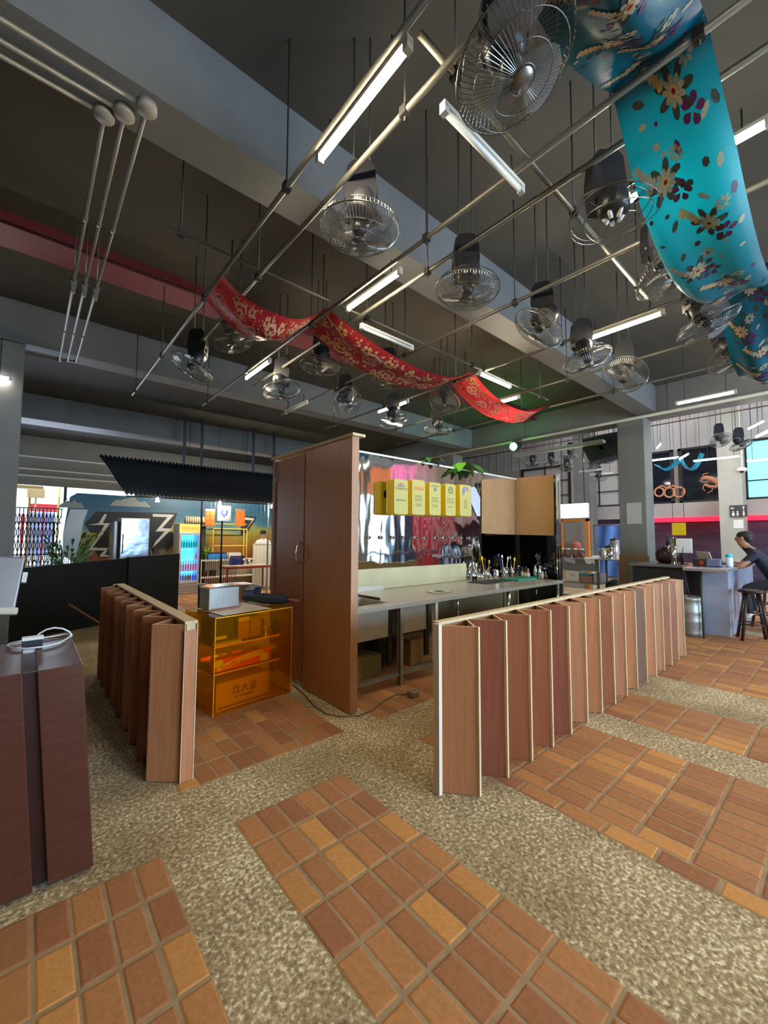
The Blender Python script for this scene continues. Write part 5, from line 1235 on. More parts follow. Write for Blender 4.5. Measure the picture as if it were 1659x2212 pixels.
# red table with blue box and steel pots
t = thing('red_table', 'red framed low table in front of the stall shelf', 'table', (0, 0, 0)); xa, xb, za, zb = quad(476, 1240, 571, 1246, 11.9); ztab = .73; ytb = 11.4
b = MB(); b.bbox((xa, ytb, ztab-.03), (xb, ytb+.6, ztab), .004); b.build('top', mat('cream_tabletop', (.6, .5, .34), .4), t)
b = MB(); b.box((xa, ytb-.01, ztab-.08), (xb, ytb+.02, ztab-.03)); b.box((xa-.01, ytb, ztab-.08), (xa+.03, ytb+.6, ztab-.03)); b.box((xb-.03, ytb, ztab-.08), (xb+.01, ytb+.6, ztab-.03)); b.build('apron', M_red, t)
for x in (xa, xb-.04):
    for y in (ytb, ytb+.55): b = MB(); b.box((x, y, .004), (x+.04, y+.04, ztab-.08)); b.build('leg', M_red, t)
xa_, _, _, _ = quad(500, 1225, 522, 1236, 11.8)
t = thing('blue_case', 'navy blue case on the red table', 'case', (xa_, 11.75, ztab+.002)); b = MB(); b.bbox((0, 0, 0), (.30, .25, .20), .01); b.build('body', M_blue, t); b = MB(); b.tube([(.08, .1, .2), (.09, .1, .235), (.21, .1, .235), (.22, .1, .2)], .01, 6); b.build('handle', M_blue, t)
for k, (dx, h, lab) in enumerate(((.40, .17, 'steel pot next to the blue case on the red table'), (.56, .13, 'lower steel pot at the right end of the red table'))):
    t = thing('steel_pot', lab, 'pot', (xa_+dx, 11.85, ztab+.002)); b = MB(); b.lathe([(.001, 0), (.075, 0), (.08, .01), (.08, h), (.072, h), (.001, .02)], 18); b.build('pot_body', M_chrome, t); b = MB(); b.tube([(.08, 0, h*.8), (.13, 0, h*.8)], .008, 6); b.tube([(-.13, 0, h*.8), (-.08, 0, h*.8)], .008, 6); b.build('handles', M_blackplastic, t)
for k, (px0, py0, px1, py1, y, lab) in enumerate(((508, 1270, 522, 1298, 7.0, 'navy blue bin behind the metal case'), (518, 1272, 555, 1296, 7.4, 'wide navy blue tub behind the umbrella'), (541, 1266, 571, 1272, 9.6, 'navy blue basin on the floor under the red table'), (430, 1262, 447, 1270, 8.6, 'navy tray behind the left edge of the metal case'))):
    xa, xb, za, zb = quad(px0, py0, px1, py1, y); w = (xb-xa)/2; t = thing('blue_tub', lab, 'tub', ((xa+xb)/2, y+w, .005), 0, 'navy blue tubs on the floor')
    h = max(.18, zb-.005); b = MB(); b.lathe([(.001, 0), (w*.85, 0), (w, h), (w*.95, h), (w*.8, .02), (.001, .02)], 22); b.build('tub_body', M_blue, t); b = MB(); b.tube([(w*cos(a), w*sin(a), h) for a in [2*pi*q/24 for q in range(24)]], .012, 6, closed=True); b.build('rim', mat('grey_rim', (.4, .4, .45), .4), t)
t = thing('tray_stack', 'grey metal trays piled behind the metal case', 'trays', at(487, 1266, y=6.4)*1.0); zt0 = t.location.z; t.location.z = 0
for k in range(3): b = MB(); b.bbox((-.30+.03*k, -.2, zt0-.05+.03*k), (.30+.04*k, .2, zt0-.035+.03*k), .004); b.build('tray', M_alu, t)
b = MB(); b.bbox((-.25, -.15, .005), (.25, .15, zt0-.05), .01); b.build('box', M_card, t)
t = thing('dish_rack', 'wire dish rack with stacked plates over the drinks fridge', 'dish rack', at(420, 1137, y=12.75)*1.0); p0 = Vector(t.location); b = MB()
for k in range(11): b.lathe([(.001, 0), (.12, .002), (.125, .012), (.001, .01)], 16, c=(-.25+k*.06, 0, .17), mtx=Matrix.Rotation(Z90, 4, 'Y'))
b.build('plates', M_cream, t); b = MB(); b.box((-.35, -.15, 0), (.42, .15, .03)); b.build('rack', M_chrome, t)
b = MB(); b.box((-.3, .1, -p0.z+.005), (.36, .14, 0)); b.build('stand', M_rod, t)
# potted celery-like greens on the shelf
p = at(448, 1205, y=12.65); plant('leafy_greens', 'bunch of green stalks standing on the cream stall shelf', (p.x, 12.65+.12, zsh+.002), .42, 14, .14, .05, [M_leafb, M_leaf], 21, spread=.5)

# people in the stall -------------------------------------------------
def man(name, label, J, E_, mats, zone, loc, rz): 
    t = thing(name, label, 'person', loc, rz); o = skin('body', J, E_, mats, zone, t); return t
# cook with cap and white shirt, half hidden behind the white half wall
hx = at(565, 1155, y=13.0)
J = {'pel': ((0, 0, .95), (.15, .11)), 'sp': ((0, 0, 1.15), (.15, .10)), 'ch': ((0, -.02, 1.36), (.17, .11)), 'nk': ((0, -.05, 1.49), .055), 'hd0': ((0, -.08, 1.56), (.07, .075)), 'hd1': ((0, -.09, 1.66), (.075, .09)), 'hd2': ((0, -.08, 1.735), (.05, .06)),
     'ls': ((-.19, -.02, 1.39), .062), 'le': ((-.26, -.10, 1.14), .047), 'lw': ((-.12, -.33, 1.16), .034), 'rs': ((.19, -.02, 1.39), .062), 're': ((.27, -.06, 1.13), .047), 'rw': ((.12, -.30, 1.12), .034),
     'lh': ((-.09, -.005, .86), .085), 'lk': ((-.10, -.02, .47), .06), 'la': ((-.10, .02, .08), .042), 'lt': ((-.10, -.14, .045), .04), 'rh': ((.09, -.005, .86), .085), 'rk': ((.10, -.02, .47), .06), 'ra': ((.10, .02, .08), .042), 'rt': ((.10, -.14, .045), .04)}
E0 = [('pel', 'sp'), ('sp', 'ch'), ('ch', 'nk'), ('nk', 'hd0'), ('hd0', 'hd1'), ('hd1', 'hd2'), ('ch', 'ls'), ('ls', 'le'), ('le', 'lw'), ('ch', 'rs'), ('rs', 're'), ('re', 'rw'), ('pel', 'lh'), ('lh', 'lk'), ('lk', 'la'), ('la', 'lt'), ('pel', 'rh'), ('rh', 'rk'), ('rk', 'ra'), ('ra', 'rt')]
def fingers(J, E_, wkey, base, fwd, side, s=1.0, curl=.5, up=Vector((0, 0, 1))):
    fwd = Vector(fwd).normalized(); side = Vector(side).normalized(); base = Vector(base); dn = fwd.cross(side)
    if dn.z > 0: dn = -dn
    pk = wkey+'_palm'; J[pk] = (tuple(base+fwd*.055*s), (.030*s, .016*s)); E_.append((wkey, pk))
    for k, (o, L) in enumerate(((-.030, .070), (-.010, .080), (.010, .075), (.030, .058))):
        a = base+fwd*.092*s+side*o*s; m_ = a+fwd*L*.5*s+dn*.010*curl; e = a+fwd*L*.85*s+dn*.045*curl
        for q, p_, r in (('a', a, .0095), ('b', m_, .0085), ('c', e, .007)): J['%s_f%d%s' % (wkey, k, q)] = (tuple(p_), r*s)
        E_ += [(pk, '%s_f%da' % (wkey, k)), ('%s_f%da' % (wkey, k), '%s_f%db' % (wkey, k)), ('%s_f%db' % (wkey, k), '%s_f%dc' % (wkey, k))]
    a = base+fwd*.035*s-side*.040*s; e = base+fwd*.075*s-side*.062*s+dn*.02
    J[wkey+'_t1'] = (tuple(a), .012*s); J[wkey+'_t2'] = (tuple(e), .009*s); E_ += [(pk, wkey+'_t1'), (wkey+'_t1', wkey+'_t2')]
E1 = list(E0); fingers(J, E1, 'lw', J['lw'][0], (.3, -.9, .3), (1, .3, 0)); fingers(J, E1, 'rw', J['rw'][0], (-.3, -.9, .2), (-1, .3, 0))
def zone_cook(c):
    if c.z < .07: return 3
    if c.z < .90: return 2
    if c.z > 1.49 or (abs(c.x) < .34 and c.y < -.12 and c.z < 1.3) or (abs(c.x) > .235 and c.z < 1.17): return 0
    return 1
t = man('person', 'person in a white T-shirt and dark cap standing in the chicken stall', J, E1, [M_skin2, mat('white_tshirt', (.72, .70, .70), .8), M_navy, M_black], zone_cook, (hx.x, 12.85, 0), radians(-35))
b = MB(); b.sphere((0, -.075, 1.70), .108, 0, (.92, 1.05, .72)); b.prism([(-.07, -.15, 1.70), (.07, -.15, 1.70), (.05, -.25, 1.685), (-.05, -.25, 1.685)], (0, 0, .012)); b.build('cap', M_black, t)
b = MB(); b.sphere((-.033, -.152, 1.645), .010); b.sphere((.033, -.152, 1.645), .010); b.build('eyes', M_black, t)
b = MB(); b.prism([(-.014, -.145, 1.60), (.014, -.145, 1.60), (.006, -.145, 1.65), (-.006, -.145, 1.65)], (0, -.024, 0)); b.build('nose', M_skin2, t)
b = MB(); b.box((-.024, -.154, 1.572), (.024, -.135, 1.58)); b.build('mouth', mat('lip', (.3, .1, .08), .5), t)
b = MB()
for s in (-1, 1): b.sphere((s*.082, -.085, 1.64), .026, 0, (.4, .8, 1.2), 10)
b.build('ears', M_skin2, t)

# ================================================================== RIGHT: BAR, MAN, STOOLS
ZB = 1.10
t = thing('bar_counter', 'bar counter with pale blue panels beneath a steel top at the right', 'bar counter', (0, 0, 0))
b = MB(); b.bbox((7.83, 1.27, ZB-.05), (10.8, 1.82, ZB), .006); b.build('top', mat('satin_bar_top', (.42, .42, .43), .22, .6), t)
b = MB(); b.box((8.42, 1.36, .004), (10.8, 1.70, ZB-.052)); b.build('panel', noisy('bluish_bar_panel', [(.3, (.24, .28, .36)), (.7, (.38, .40, .50))], nscale=2, rough=.25, spec=.6), t)  # plain bluish base colour with a soft mottle
b = MB(); b.tube([(8.02, 1.62, .004), (8.02, 1.62, ZB-.05)], .018, 8); b.build('leg', mat('dark_green_leg', (.05, .07, .06), .5), t)
t = thing('back_bar', 'black back bar unit beside the grey column at the right', 'bar unit', (0, 0, 0))
b = MB(); b.bbox((8.42, 1.92, .004), (9.62, 2.72, 1.05), .01); b.build('carcass', M_black, t)
b = MB(); b.bbox((8.34, 1.86, 1.052), (9.66, 2.76, 1.09), .006); b.build('worktop', mat('dark_worktop', (.10, .10, .10), .3), t)
t = thing('beer_keg', 'steel beer keg standing under the bar overhang by the end of the long divider', 'keg', (8.13, 1.80, .004))
b = MB(); b.lathe([(.12, 0), (.15, 0), (.155, .06), (.15, .10), (.165, .14), (.165, .22), (.172, .24), (.165, .26), (.165, .36), (.172, .38), (.165, .40), (.165, .48), (.14, .54), (.155, .56), (.155, .62), (.14, .62), (.12, .53), (.001, .53)], 24); b.build('shell', M_alu, t)
b = MB(); b.lathe([(.03, .53), (.03, .58), (.001, .58)], 10); b.build('valve', M_chrome, t)
b = MB(); b.tube([(0, 0, .58), (.05, .05, .8), (.15, .1, 1.0)], .01, 6); b.build('hose', M_rubber, t)
# stools
ST = 'dark wooden bar stools'
t = thing('bar_stool', 'dark wooden bar stool nearest the bar end, round seat empty', 'stool', (8.47, 1.09, .004), .3, ST)
b = MB(); b.lathe([(.001, .72), (.16, .72), (.175, .735), (.175, .752), (.16, .765), (.001, .768)], 24); b.build('seat', M_darkwood, t)
for k in range(4):
    a = pi/4+k*pi/2; b = MB(); b.tube([(.10*cos(a), .10*sin(a), .725), (.235*cos(a), .235*sin(a), 0)], [.020, .022], 8); b.build('leg', M_darkwood, t)
for z, rr in ((.22, .195), (.40, .162)):
    for k in range(4):
        a, c = pi/4+k*pi/2, pi/4+(k+1)*pi/2; b = MB(); b.tube([(rr*cos(a), rr*sin(a), z+.03*(k % 2)), (rr*cos(c), rr*sin(c), z+.03*(k % 2))], .011, 6); b.build('rung', M_darkwood, t)
dup(t, (9.02, .82, .004), .1, 'dark wooden bar stool the man in the navy shirt sits on', ST)
dup(t, (9.75, 1.05, .004), .6, 'dark wooden bar stool farthest along the bar beyond the man', ST)
# seated man
SZ = .775
J = {'pel': ((0, 0, SZ+.10), (.16, .13)), 'sp': ((0, .10, SZ+.30), (.155, .12)), 'ch': ((0, .24, SZ+.50), (.165, .12)), 'nk': ((0, .36, SZ+.62), (.06, .06)), 'hd0': ((0, .415, SZ+.69), (.065, .075)), 'hd1': ((0, .43, SZ+.79), (.078, .098)), 'hd2': ((0, .40, SZ+.865), (.06, .075)),
     'ls': ((-.19, .25, SZ+.53), .068), 'le': ((-.27, .44, SZ+.32), .050), 'lw': ((-.16, .66, SZ+.375), .034), 'rs': ((.19, .25, SZ+.53), .068), 're': ((.27, .44, SZ+.32), .050), 'rw': ((.16, .64, SZ+.375), .034),
     'lh': ((-.10, .03, SZ+.07), .10), 'lk': ((-.15, .40, SZ-.02), .07), 'la': ((-.17, .34, .34), .048), 'lt': ((-.17, .47, .285), .043), 'rh': ((.10, .03, SZ+.07), .10), 'rk': ((.15, .40, SZ-.02), .07), 'ra': ((.16, .33, .34), .048), 'rt': ((.16, .46, .285), .043)}
E2 = list(E0); fingers(J, E2, 'lw', J['lw'][0], (.35, .93, -.1), (-1, .3, 0)); fingers(J, E2, 'rw', J['rw'][0], (-.35, .93, -.1), (1, .3, 0))
def zone_man(c):
    if c.z > SZ+.625 and c.y > .27: return 0
    if c.z < .36 and c.y > .20: return 3
    if abs(c.x) > .215 and c.z < SZ+.42 and c.y > .30 and c.z > SZ+.1: return 0
    if c.y > .50 and c.z > SZ+.2: return 0
    return 1 if c.z > SZ+.12 else 2
t = man('person', 'man in a navy T-shirt sitting at the bar leaning over a laptop', J, E2, [M_skin, M_navy, mat('dark_trousers', (.015, .015, .02), .8), M_white], zone_man, (8.98, .82, 0), 0)
b = MB(); b.sphere((0, .385, SZ+.835), .100, 0, (.93, 1.12, .78)); b.sphere((0, .345, SZ+.79), .085, 0, (.95, .8, 1.0)); b.build('hair', M_hair, t)
b = MB()
for s in (-1, 1): b.sphere((s*.033, .494, SZ+.80), .010)
b.build('eyes', M_black, t)
b = MB(); b.prism([(-.015, .485, SZ+.75), (.015, .485, SZ+.75), (.006, .488, SZ+.80), (-.006, .488, SZ+.80)], (0, .032, -.006)); b.build('nose', M_skin, t)
b = MB(); b.box((-.024, .47, SZ+.722), (.024, .496, SZ+.731)); b.build('mouth', mat('lip', (.3, .1, .08)), t)
b = MB()
for s in (-1, 1): b.sphere((s*.082, .415, SZ+.785), .028, 0, (.4, .8, 1.25), 10)
b.build('ears', M_skin, t)
b = MB(); b.prism([(-.215, .30, SZ+.44), (-.215, .345, SZ+.44), (-.215, .33, SZ+.40), (-.215, .31, SZ+.40)], (-.004, 0, 0)); b.build('shirt_emblem', M_white, t)
t = thing('laptop', 'open laptop on the bar in front of the seated man', 'laptop', (8.72, 1.52, ZB+.002), .75)
b = MB(); b.bbox((-.17, -.06, 0), (.17, .17, .016), .004); b.build('keyboard_base', M_alu, t)
b = MB(); b.bbox((-.17, 0, 0), (.17, .010, .23), .004, mtx=Matrix.Translation((0, .17, .016)) @ Matrix.Rotation(radians(-18), 4, 'X')); b.build('screen', mat('white_laptop_lid', (.62, .60, .56), .4), t)
def onb(px, x, z=ZB): 
    a = YAW+math.atan((px-PW/2)/FPX); return Vector((x, x/tan(a), z+.002))
t = thing('water_bottle', 'clear bottle with bright blue lid on the bar beside the man', 'bottle', (8.30, 1.42, ZB+.002)); t.location = onb(1631, 9.6); t.location.y = max(1.33, min(t.location.y, 1.75)); t.location.x = 9.25
b = MB(); b.lathe([(.001, 0), (.045, 0), (.05, .02), (.05, .14), (.045, .16), (.001, .16)], 16); b.build('bottle_body', mat('pale_bottle', (.6, .7, .78), .2), t)
b = MB(); b.lathe([(.048, .155), (.05, .19), (.04, .205), (.001, .205)], 16); b.build('lid', mat('cyan_lid', (.02, .45, .65), .3), t)
t.location = (8.52, 1.33+.02, ZB+.002)
t = thing('condiment_box', 'black condiment box with a red front on the bar top', 'box', onb(1500, 8.45) + Vector((0, 0, 0))); t.location.y = 1.74
b = MB(); b.bbox((-.09, -.12, 0), (.09, .06, .12), .006); b.build('box_body', M_black, t); b = MB(); b.prism([(-.092, -.09, .09), (-.092, -.03, .09), (-.092, -.04, .02), (-.092, -.08, .02)], (.002, 0, 0)); b.build('red_mark', M_red, t)
b = MB(); b.bbox((-.09, -.30, 0), (.09, -.125, .12), .006); b.build('grey_half', mat('blue_grey_box', (.12, .14, .24), .5), t)
for k, (px, x, h, lab) in enumerate(((1507, 8.75, .20, 'left stack of steel cups on the bar'), (1515, 8.85, .22, 'middle stack of steel cups on the bar'), (1522, 8.95, .21, 'right stack of steel cups on the bar'))):
    q = onb(px, x); q.y = 1.72-.0*k; t = thing('cup_stack', lab, 'cups', q, 0, 'stacks of steel cups on the bar'); b = MB()
    prof = [(.001, 0), (.03, 0)]
    for j in range(6): prof += [(.040, .05+j*(h-.05)/6), (.043, .055+j*(h-.05)/6), (.037, .056+j*(h-.05)/6)]
    b.lathe(prof+[(.03, h), (.001, h)], 16); b.build('cups', M_chrome, t)
t = thing('beer_tower', 'chrome beer tap tower standing on the black back bar', 'beer tap', (8.62, 2.12, 1.092))
b = MB(); b.lathe([(.001, 0), (.07, 0), (.07, .015), (.04, .03), (.04, .42), (.05, .44), (.045, .47), (.001, .48)], 18); b.build('column', M_chrome, t)
for s in (-.05, .05):
    b = MB(); b.tube([(-.03, s, .34), (-.11, s, .34), (-.13, s, .26)], .013, 8); tp_ = b.build('spout', M_chrome, t); b = MB(); b.tube([(-.10, s, .35), (-.12, s, .50)], [.010, .018], 8); b.build('tap_lever', M_blackplastic, tp_)
t = thing('pos_screen', 'white backed screen on a black arm on the back bar', 'screen', (8.95, 2.08, 1.092))
b = MB(); b.bbox((-.02, -.16, .20), (.02, .12, .46), .008); b.build('screen_shell', M_white, t); b = MB(); b.tube([(0, 0, 0), (.0, 0, .12), (.0, -.03, .30)], .022, 8); b.lathe([(.001, 0), (.09, 0), (.09, .012), (.001, .014)], 16); b.build('stand', M_black, t)
t = thing('coffee_roaster', 'round dark machine on the back bar under the yellow board', 'machine', (9.2, 2.35, 1.092)); b = MB(); b.lathe([(.001, 0), (.15, 0), (.2, .05), (.21, .18), (.15, .30), (.001, .33)], 20); b.build('drum', mat('dark_plum_shell', (.04, .012, .02), .3), t)
b = MB(); b.tube([(0, 0, .33), (0, 0, .42)], .03, 8); b.build('hopper', M_black, t)
t = thing('hand_towel', 'crumpled pink cloth lying on the bar left of the laptop', 'cloth', (8.62, 1.56, ZB+.002)); b = MB(); b.grid(lambda u, v: ((u-.5)*.26, (v-.5)*.18, .012+.05*abs(sin(u*7+v*3))*sin(pi*u)*sin(pi*v)), 14, 12); b.build('cloth', mat('pink_cloth', (.55, .32, .28), .8), t)
t = thing('mobile_phone', 'black phone lying on the bar by the laptop', 'phone', (8.35, 1.5, ZB+.001)); b = MB(); b.bbox((-.04, -.08, 0), (.04, .08, .010), .003); b.build('body', M_black, t)
# yellow board, papers on columns
t = thing('yellow_board', 'yellow board hanging above the back bar beside the grey column', 'board', (0, 0, 0)); p0, p1 = at(1452, 1156, x=10.5), at(1480, 1129, x=10.5)
b = MB(); b.box((10.5, p1.y, p0.z), (10.53, p0.y, p1.z)); b.build('board', mat('yellow_board', (.80, .50, .01), .5), t)
b = MB(); b.tube([(10.515, p0.y-.02, p1.z), (10.515, p0.y-.02, 6.7)], .005, 5); b.tube([(10.515, p1.y+.02, p1.z), (10.515, p1.y+.02, 6.7)], .005, 5); b.build('hanging_wires', M_rod, t)
def paper_on(name, lab, px0, py0, px1, py1, x, m, curl=.015):
    a, c = at(px0, py0, x=x), at(px1, py1, x=x); b = MB()
    b.grid(lambda u, v: (x-.004-curl*(max(0, v-.6)**2)*4*(1-u), a.y+(c.y-a.y)*u, a.z+(c.z-a.z)*v), 8, 8, smooth=True); return tag(b.build(name, m, fix=False), lab, 'paper')
paper_on('pinned_paper', 'white sheet in a plastic sleeve on the grey column behind the divider', 1353, 1087, 1387, 1131, 9.72, mat('glossy_paper', (.42, .42, .40), .18))
paper_on('pinned_paper', 'white sheet below the toilet sign on the pale column', 1584, 1123, 1606, 1141, 16.0, M_paper)
paper_on('pinned_paper', 'upper white sheet on the far column beside the orange framed window', 1258, 1125, 1278, 1147, 15.6, M_paper)
paper_on('pinned_paper', 'lower white sheet on the far column beside the orange framed window', 1258, 1149, 1279, 1166, 15.6, M_paper)
a_, c_ = at(1576, 1092, x=15.98), at(1615, 1116, x=15.98); t = thing('toilet_sign', 'dark toilet sign with white arrows and figures on the pale column', 'sign', (15.98, c_.y, c_.z)); w, h = a_.y-c_.y, a_.z-c_.z
b = MB(); b.bbox((-.02, 0, 0), (.0, w, h), .003); b.build('panel', mat('dark_sign', (.05, .045, .045), .5), t)
def yz(b, pts, mi=0): b.prism([(-.023, w*(1-u), h*v) for u, v in pts], (.002, 0, 0), mi)
b = MB(); yz(b, [(.06, .75), (.14, .88), (.14, .79), (.26, .79), (.26, .71), (.14, .71), (.14, .62)]); b.build('left_arrow', M_white, t)
b = MB(); yz(b, [(.80, .92), (.72, .78), (.77, .78), (.77, .60), (.83, .60), (.83, .78), (.88, .78)]); b.build('up_arrow', M_white, t)
for k, u in enumerate((.20, .45, .80)):
    b = MB(); b.sphere((-.022, w*(1-u), h*.46), h*.055, 0, (.15, 1, 1), 10)
    yz(b, [(u-.05, .38), (u+.05, .38), (u+(.10 if k == 0 else .05), .12), (u+.02, .12), (u+.02, .05), (u-.02, .05), (u-.02, .12), (u-(.10 if k == 0 else .05), .12)]); b.build('figure', M_white, t)
p = at(1603, 1015, x=15.84); t = thing('dome_camera', 'white security dome camera on the pale column', 'camera', p); b = MB(); b.sphere((0, 0, 0), .13, 0, (1, 1, .6)); b.build('shell', M_white, t); b = MB(); b.sphere((-.05, 0, -.04), .06, 0); b.build('lens', M_black, t)
b = MB(); b.tube([(.0, 0, .05), (.06, 0, .2), (.06, 0, 2.0)], .02, 6); b.build('cable_arm', M_white, t)
# toilet side and second stall counter
XC = 10.95
t = thing('drinks_counter', 'grey counter with jars and dispensers left of the grey column', 'counter', (0, 0, 0))
b = MB(); b.bbox((XC, 3.75, 1.00), (XC+.65, 5.6, 1.03), .005); b.build('top', M_alu, t)
b = MB(); b.box((XC+.04, 4.35, .70), (XC+.07, 5.55, 1.0)); b.build('apron', mat('slate_panel', (.16, .18, .21), .5), t)
for y in (3.8, 4.32, 5.52):
    for x in (XC+.03, XC+.57): b = MB(); b.box((x, y, .004), (x+.05, y+.05, 1.0)); b.build('leg', mat('slate_leg', (.10, .11, .13), .5), t)
b = MB(); b.box((XC+.02, 4.37, .36), (XC+.62, 5.52, .39)); b.build('shelf', M_alu, t)
def onx(px, x, z): a = YAW+math.atan((px-PW/2)/FPX); return Vector((x, x/tan(a), z))
JG = 'glass jars on the drinks counter'
jp = None
for k, px in enumerate((1213, 1226, 1241, 1255)):
    loc = onx(px, XC+.2, 1.032); lab = ('first', 'second', 'third', 'last')[k]+' glass jar of dried fruit in the row on the drinks counter'
    if jp is None:
        jp = thing('storage_jar', lab, 'jar', loc, 0, JG)
        b = MB(); b.lathe([(.001, 0), (.072, 0), (.075, .02), (.075, .17), (.055, .20), (.055, .205), (.001, .205)], 18); b.build('jar_glass', M_plastic_clear, jp)
        b = MB(); b.lathe([(.001, .004), (.066, .004), (.066, .10), (.03, .13), (.001, .135)], 14); b.build('contents', mat('dried_fruit', (.42, .16, .08), .7), jp)
        b = MB(); b.lathe([(.058, .203), (.062, .21), (.062, .24), (.001, .245)], 18); b.build('lid', mat('pale_lid', (.62, .58, .54), .3), jp)
    else: dup(jp, loc, 0, lab)
def tower(loc, lab, r, h, m):
    t = thing('drink_dispenser', lab, 'dispenser', loc); b = MB(); b.lathe([(.001, 0), (r, 0), (r, .02), (r*.9, .03), (r*.9, h), (r*.95, h+.01), (r*.95, h+.03), (.001, h+.05)], 20); b.build('tank', m, t)
    b = MB(); b.lathe([(r*.97, h+.03), (r*.97, h+.06), (r*.3, h+.08), (r*.25, h+.12), (.001, h+.12)], 20); b.build('lid', M_blackplastic, t)
    b = MB(); b.tube([(-r*.9, 0, .07), (-r-.05, 0, .07), (-r-.06, 0, .03)], .012, 6); b.build('tap', M_chrome, t)
tower(onx(1315, XC+.30, 1.032), 'short steel drink dispenser on the drinks counter', .12, .26, M_chrome)
tower(onx(1327, XC+.55, 1.032), 'tall steel drink dispenser partly behind the grey column', .12, .44, M_steel)
t = thing('steel_jug', 'curved handled steel jug left of the short dispenser', 'jug', onx(1303, XC+.25, 1.032)); b = MB(); b.lathe([(.001, 0), (.075, 0), (.08, .02), (.07, .24), (.06, .26), (.001, .26)], 16); b.build('jug_body', M_steel, t); b = MB(); b.tube([(0, .06, .22), (0, .13, .24), (0, .14, .10), (0, .075, .04)], .01, 6); b.build('handle', M_chrome, t)
for k, (px0, px1, z0, z1, m, lab, nm) in enumerate(((1219, 1247, .40, .69, M_white, 'white carton with dark print on the shelf under the drinks counter', 'carton'), (1249, 1276, .40, .58, mat('pink_grey_box', (.32, .18, .19), .5), 'pinkish grey box beside the white carton under the counter', 'box'), (1278, 1294, .40, .66, mat('plastic_bag', (.45, .46, .52), .3), 'grey plastic bag at the end of the shelf under the drinks counter', 'bag'))):
    a, c = onx(px1, XC+.04, z0), onx(px0, XC+.04, z0); t = thing('storage_carton', lab, nm, (XC+.06, a.y, z0)); b = MB(); b.bbox((0, 0, -.008), (.35, c.y-a.y, z1-z0), .012); b.build('body', m, t)
    if k == 0: o = blurred_lines(t, 0, .14, [(.12, .05)], M_ink, y=0, seed=5); o.rotation_euler = (0, 0, -Z90); o.location = (-.0015, (c.y-a.y)/2, 0)
t = thing('teal_tray', 'teal tray lying on the boxes under the drinks counter', 'tray', onx(1262, XC+.2, .582)); b = MB(); b.bbox((-.13, -.18, 0), (.2, .16, .04), .01); b.build('tray', mat('teal_plastic', (.02, .35, .40), .4), t)
t = thing('paper_strip', 'lilac paper hanging from the drinks counter edge', 'paper', onx(1228, XC-.006, .93)); b = MB(); b.prism([(0, .16, .09), (0, -.16, .06), (0, -.16, -.06), (0, .12, 0)], (-.003, 0, 0)); b.build('sheet', mat('lilac_sheet', (.48, .42, .60), .7), t)
t = thing('paper_strip', 'torn cream paper hanging from the drinks counter edge', 'paper', onx(1272, XC-.006, .97)); b = MB(); b.prism([(0, .14, .05), (0, -.12, .05), (0, -.12, -.08), (0, -.06, -.05), (0, -.0, -.09), (0, .10, -.06)], (-.003, 0, 0)); b.build('sheet', M_paper, t)
t = thing('rubbish_bag', 'black rubbish bag on the floor under the drinks counter', 'bag', (XC+.35, 4.05, .004)); b = MB(); b.sphere((0, 0, .26), .26, 0, (1, .9, 1), 16); b.build('bag', M_black, t)
# stall with lit sign
t = thing('lit_signboard', 'glowing white signboard over the orange framed stall window', 'sign', (13.0, 5.39, 2.19)); b = MB(); b.box((0, 0, 0), (.12, .91, .45)); b.build('case', M_white, t); b = MB(); b.box((-.012, .01, .01), (-.001, .90, .44)); b.build('lit_face', mat('lit_sign_face', (1, 1, 1), .4, emit=7.0, ecol=(1, .95, .92)), t)
b = MB(); b.box((.04, .1, .45), (.06, .12, 4.5)); b.box((.04, .8, .45), (.06, .82, 4.5)); b.build('hanger', M_rod, t)
t = thing('orange_kiosk', 'kiosk with orange frame around its window under the glowing sign', 'kiosk', (13.1, 5.3, .004))
M_of = mat('orange_frame', (.75, .22, .02), .5)
b = MB(); b.box((.05, .05, 0), (.6, 1.05, 1.0)); b.build('base', mat('cream_kiosk', (.5, .44, .34), .7), t)
for y in (.12, .95): b = MB(); b.box((0, y, 0), (.08, y+.09, 2.15)); b.build('frame_post', M_of, t)
b = MB(); b.box((0, .12, 2.08), (.08, 1.04, 2.15)); b.build('frame_head', M_of, t)
b = MB(); b.box((.3, .12, 1.0), (.32, 1.04, 2.1)); b.build('back_panel', mat('kiosk_grey', (.32, .30, .27), .6), t)
b = MB(); b.lathe([(.001, 0), (.16, 0), (.16, .02), (.001, .02)], 20, c=(.1, .55, 1.28), mtx=Matrix.Rotation(Z90, 4, 'Y')); b.build('round_plaque', mat('pink_plaque', (.7, .2, .14), .5), t)
t = thing('blue_tarpaulin', 'blue tarpaulin hung behind the steel dispensers', 'tarpaulin', (0, 0, 0)); a, c = at(1288, 1136, x=14.5), at(1345, 1200, x=14.5)
b = MB(); b.grid(lambda u, v: (14.5+.06*sin(u*14+v*3), a.y+(c.y-.4-a.y)*u, a.z+(.3-a.z)*v), 30, 10); b.build('sheet', mat('blue_tarp', (.10, .20, .50), .4), t, fix=False)
b = MB(); b.tube([(14.5, a.y+.1, a.z+.02), (14.5, c.y-.5, a.z+.02)], .02, 6); b.build('rail', M_alu, t)
b = MB(); b.box((14.44, a.y+.1, .004), (14.5, a.y+.16, a.z)); b.box((14.44, c.y-.5, .004), (14.5, c.y-.44, a.z)); b.build('posts', M_rod, t)
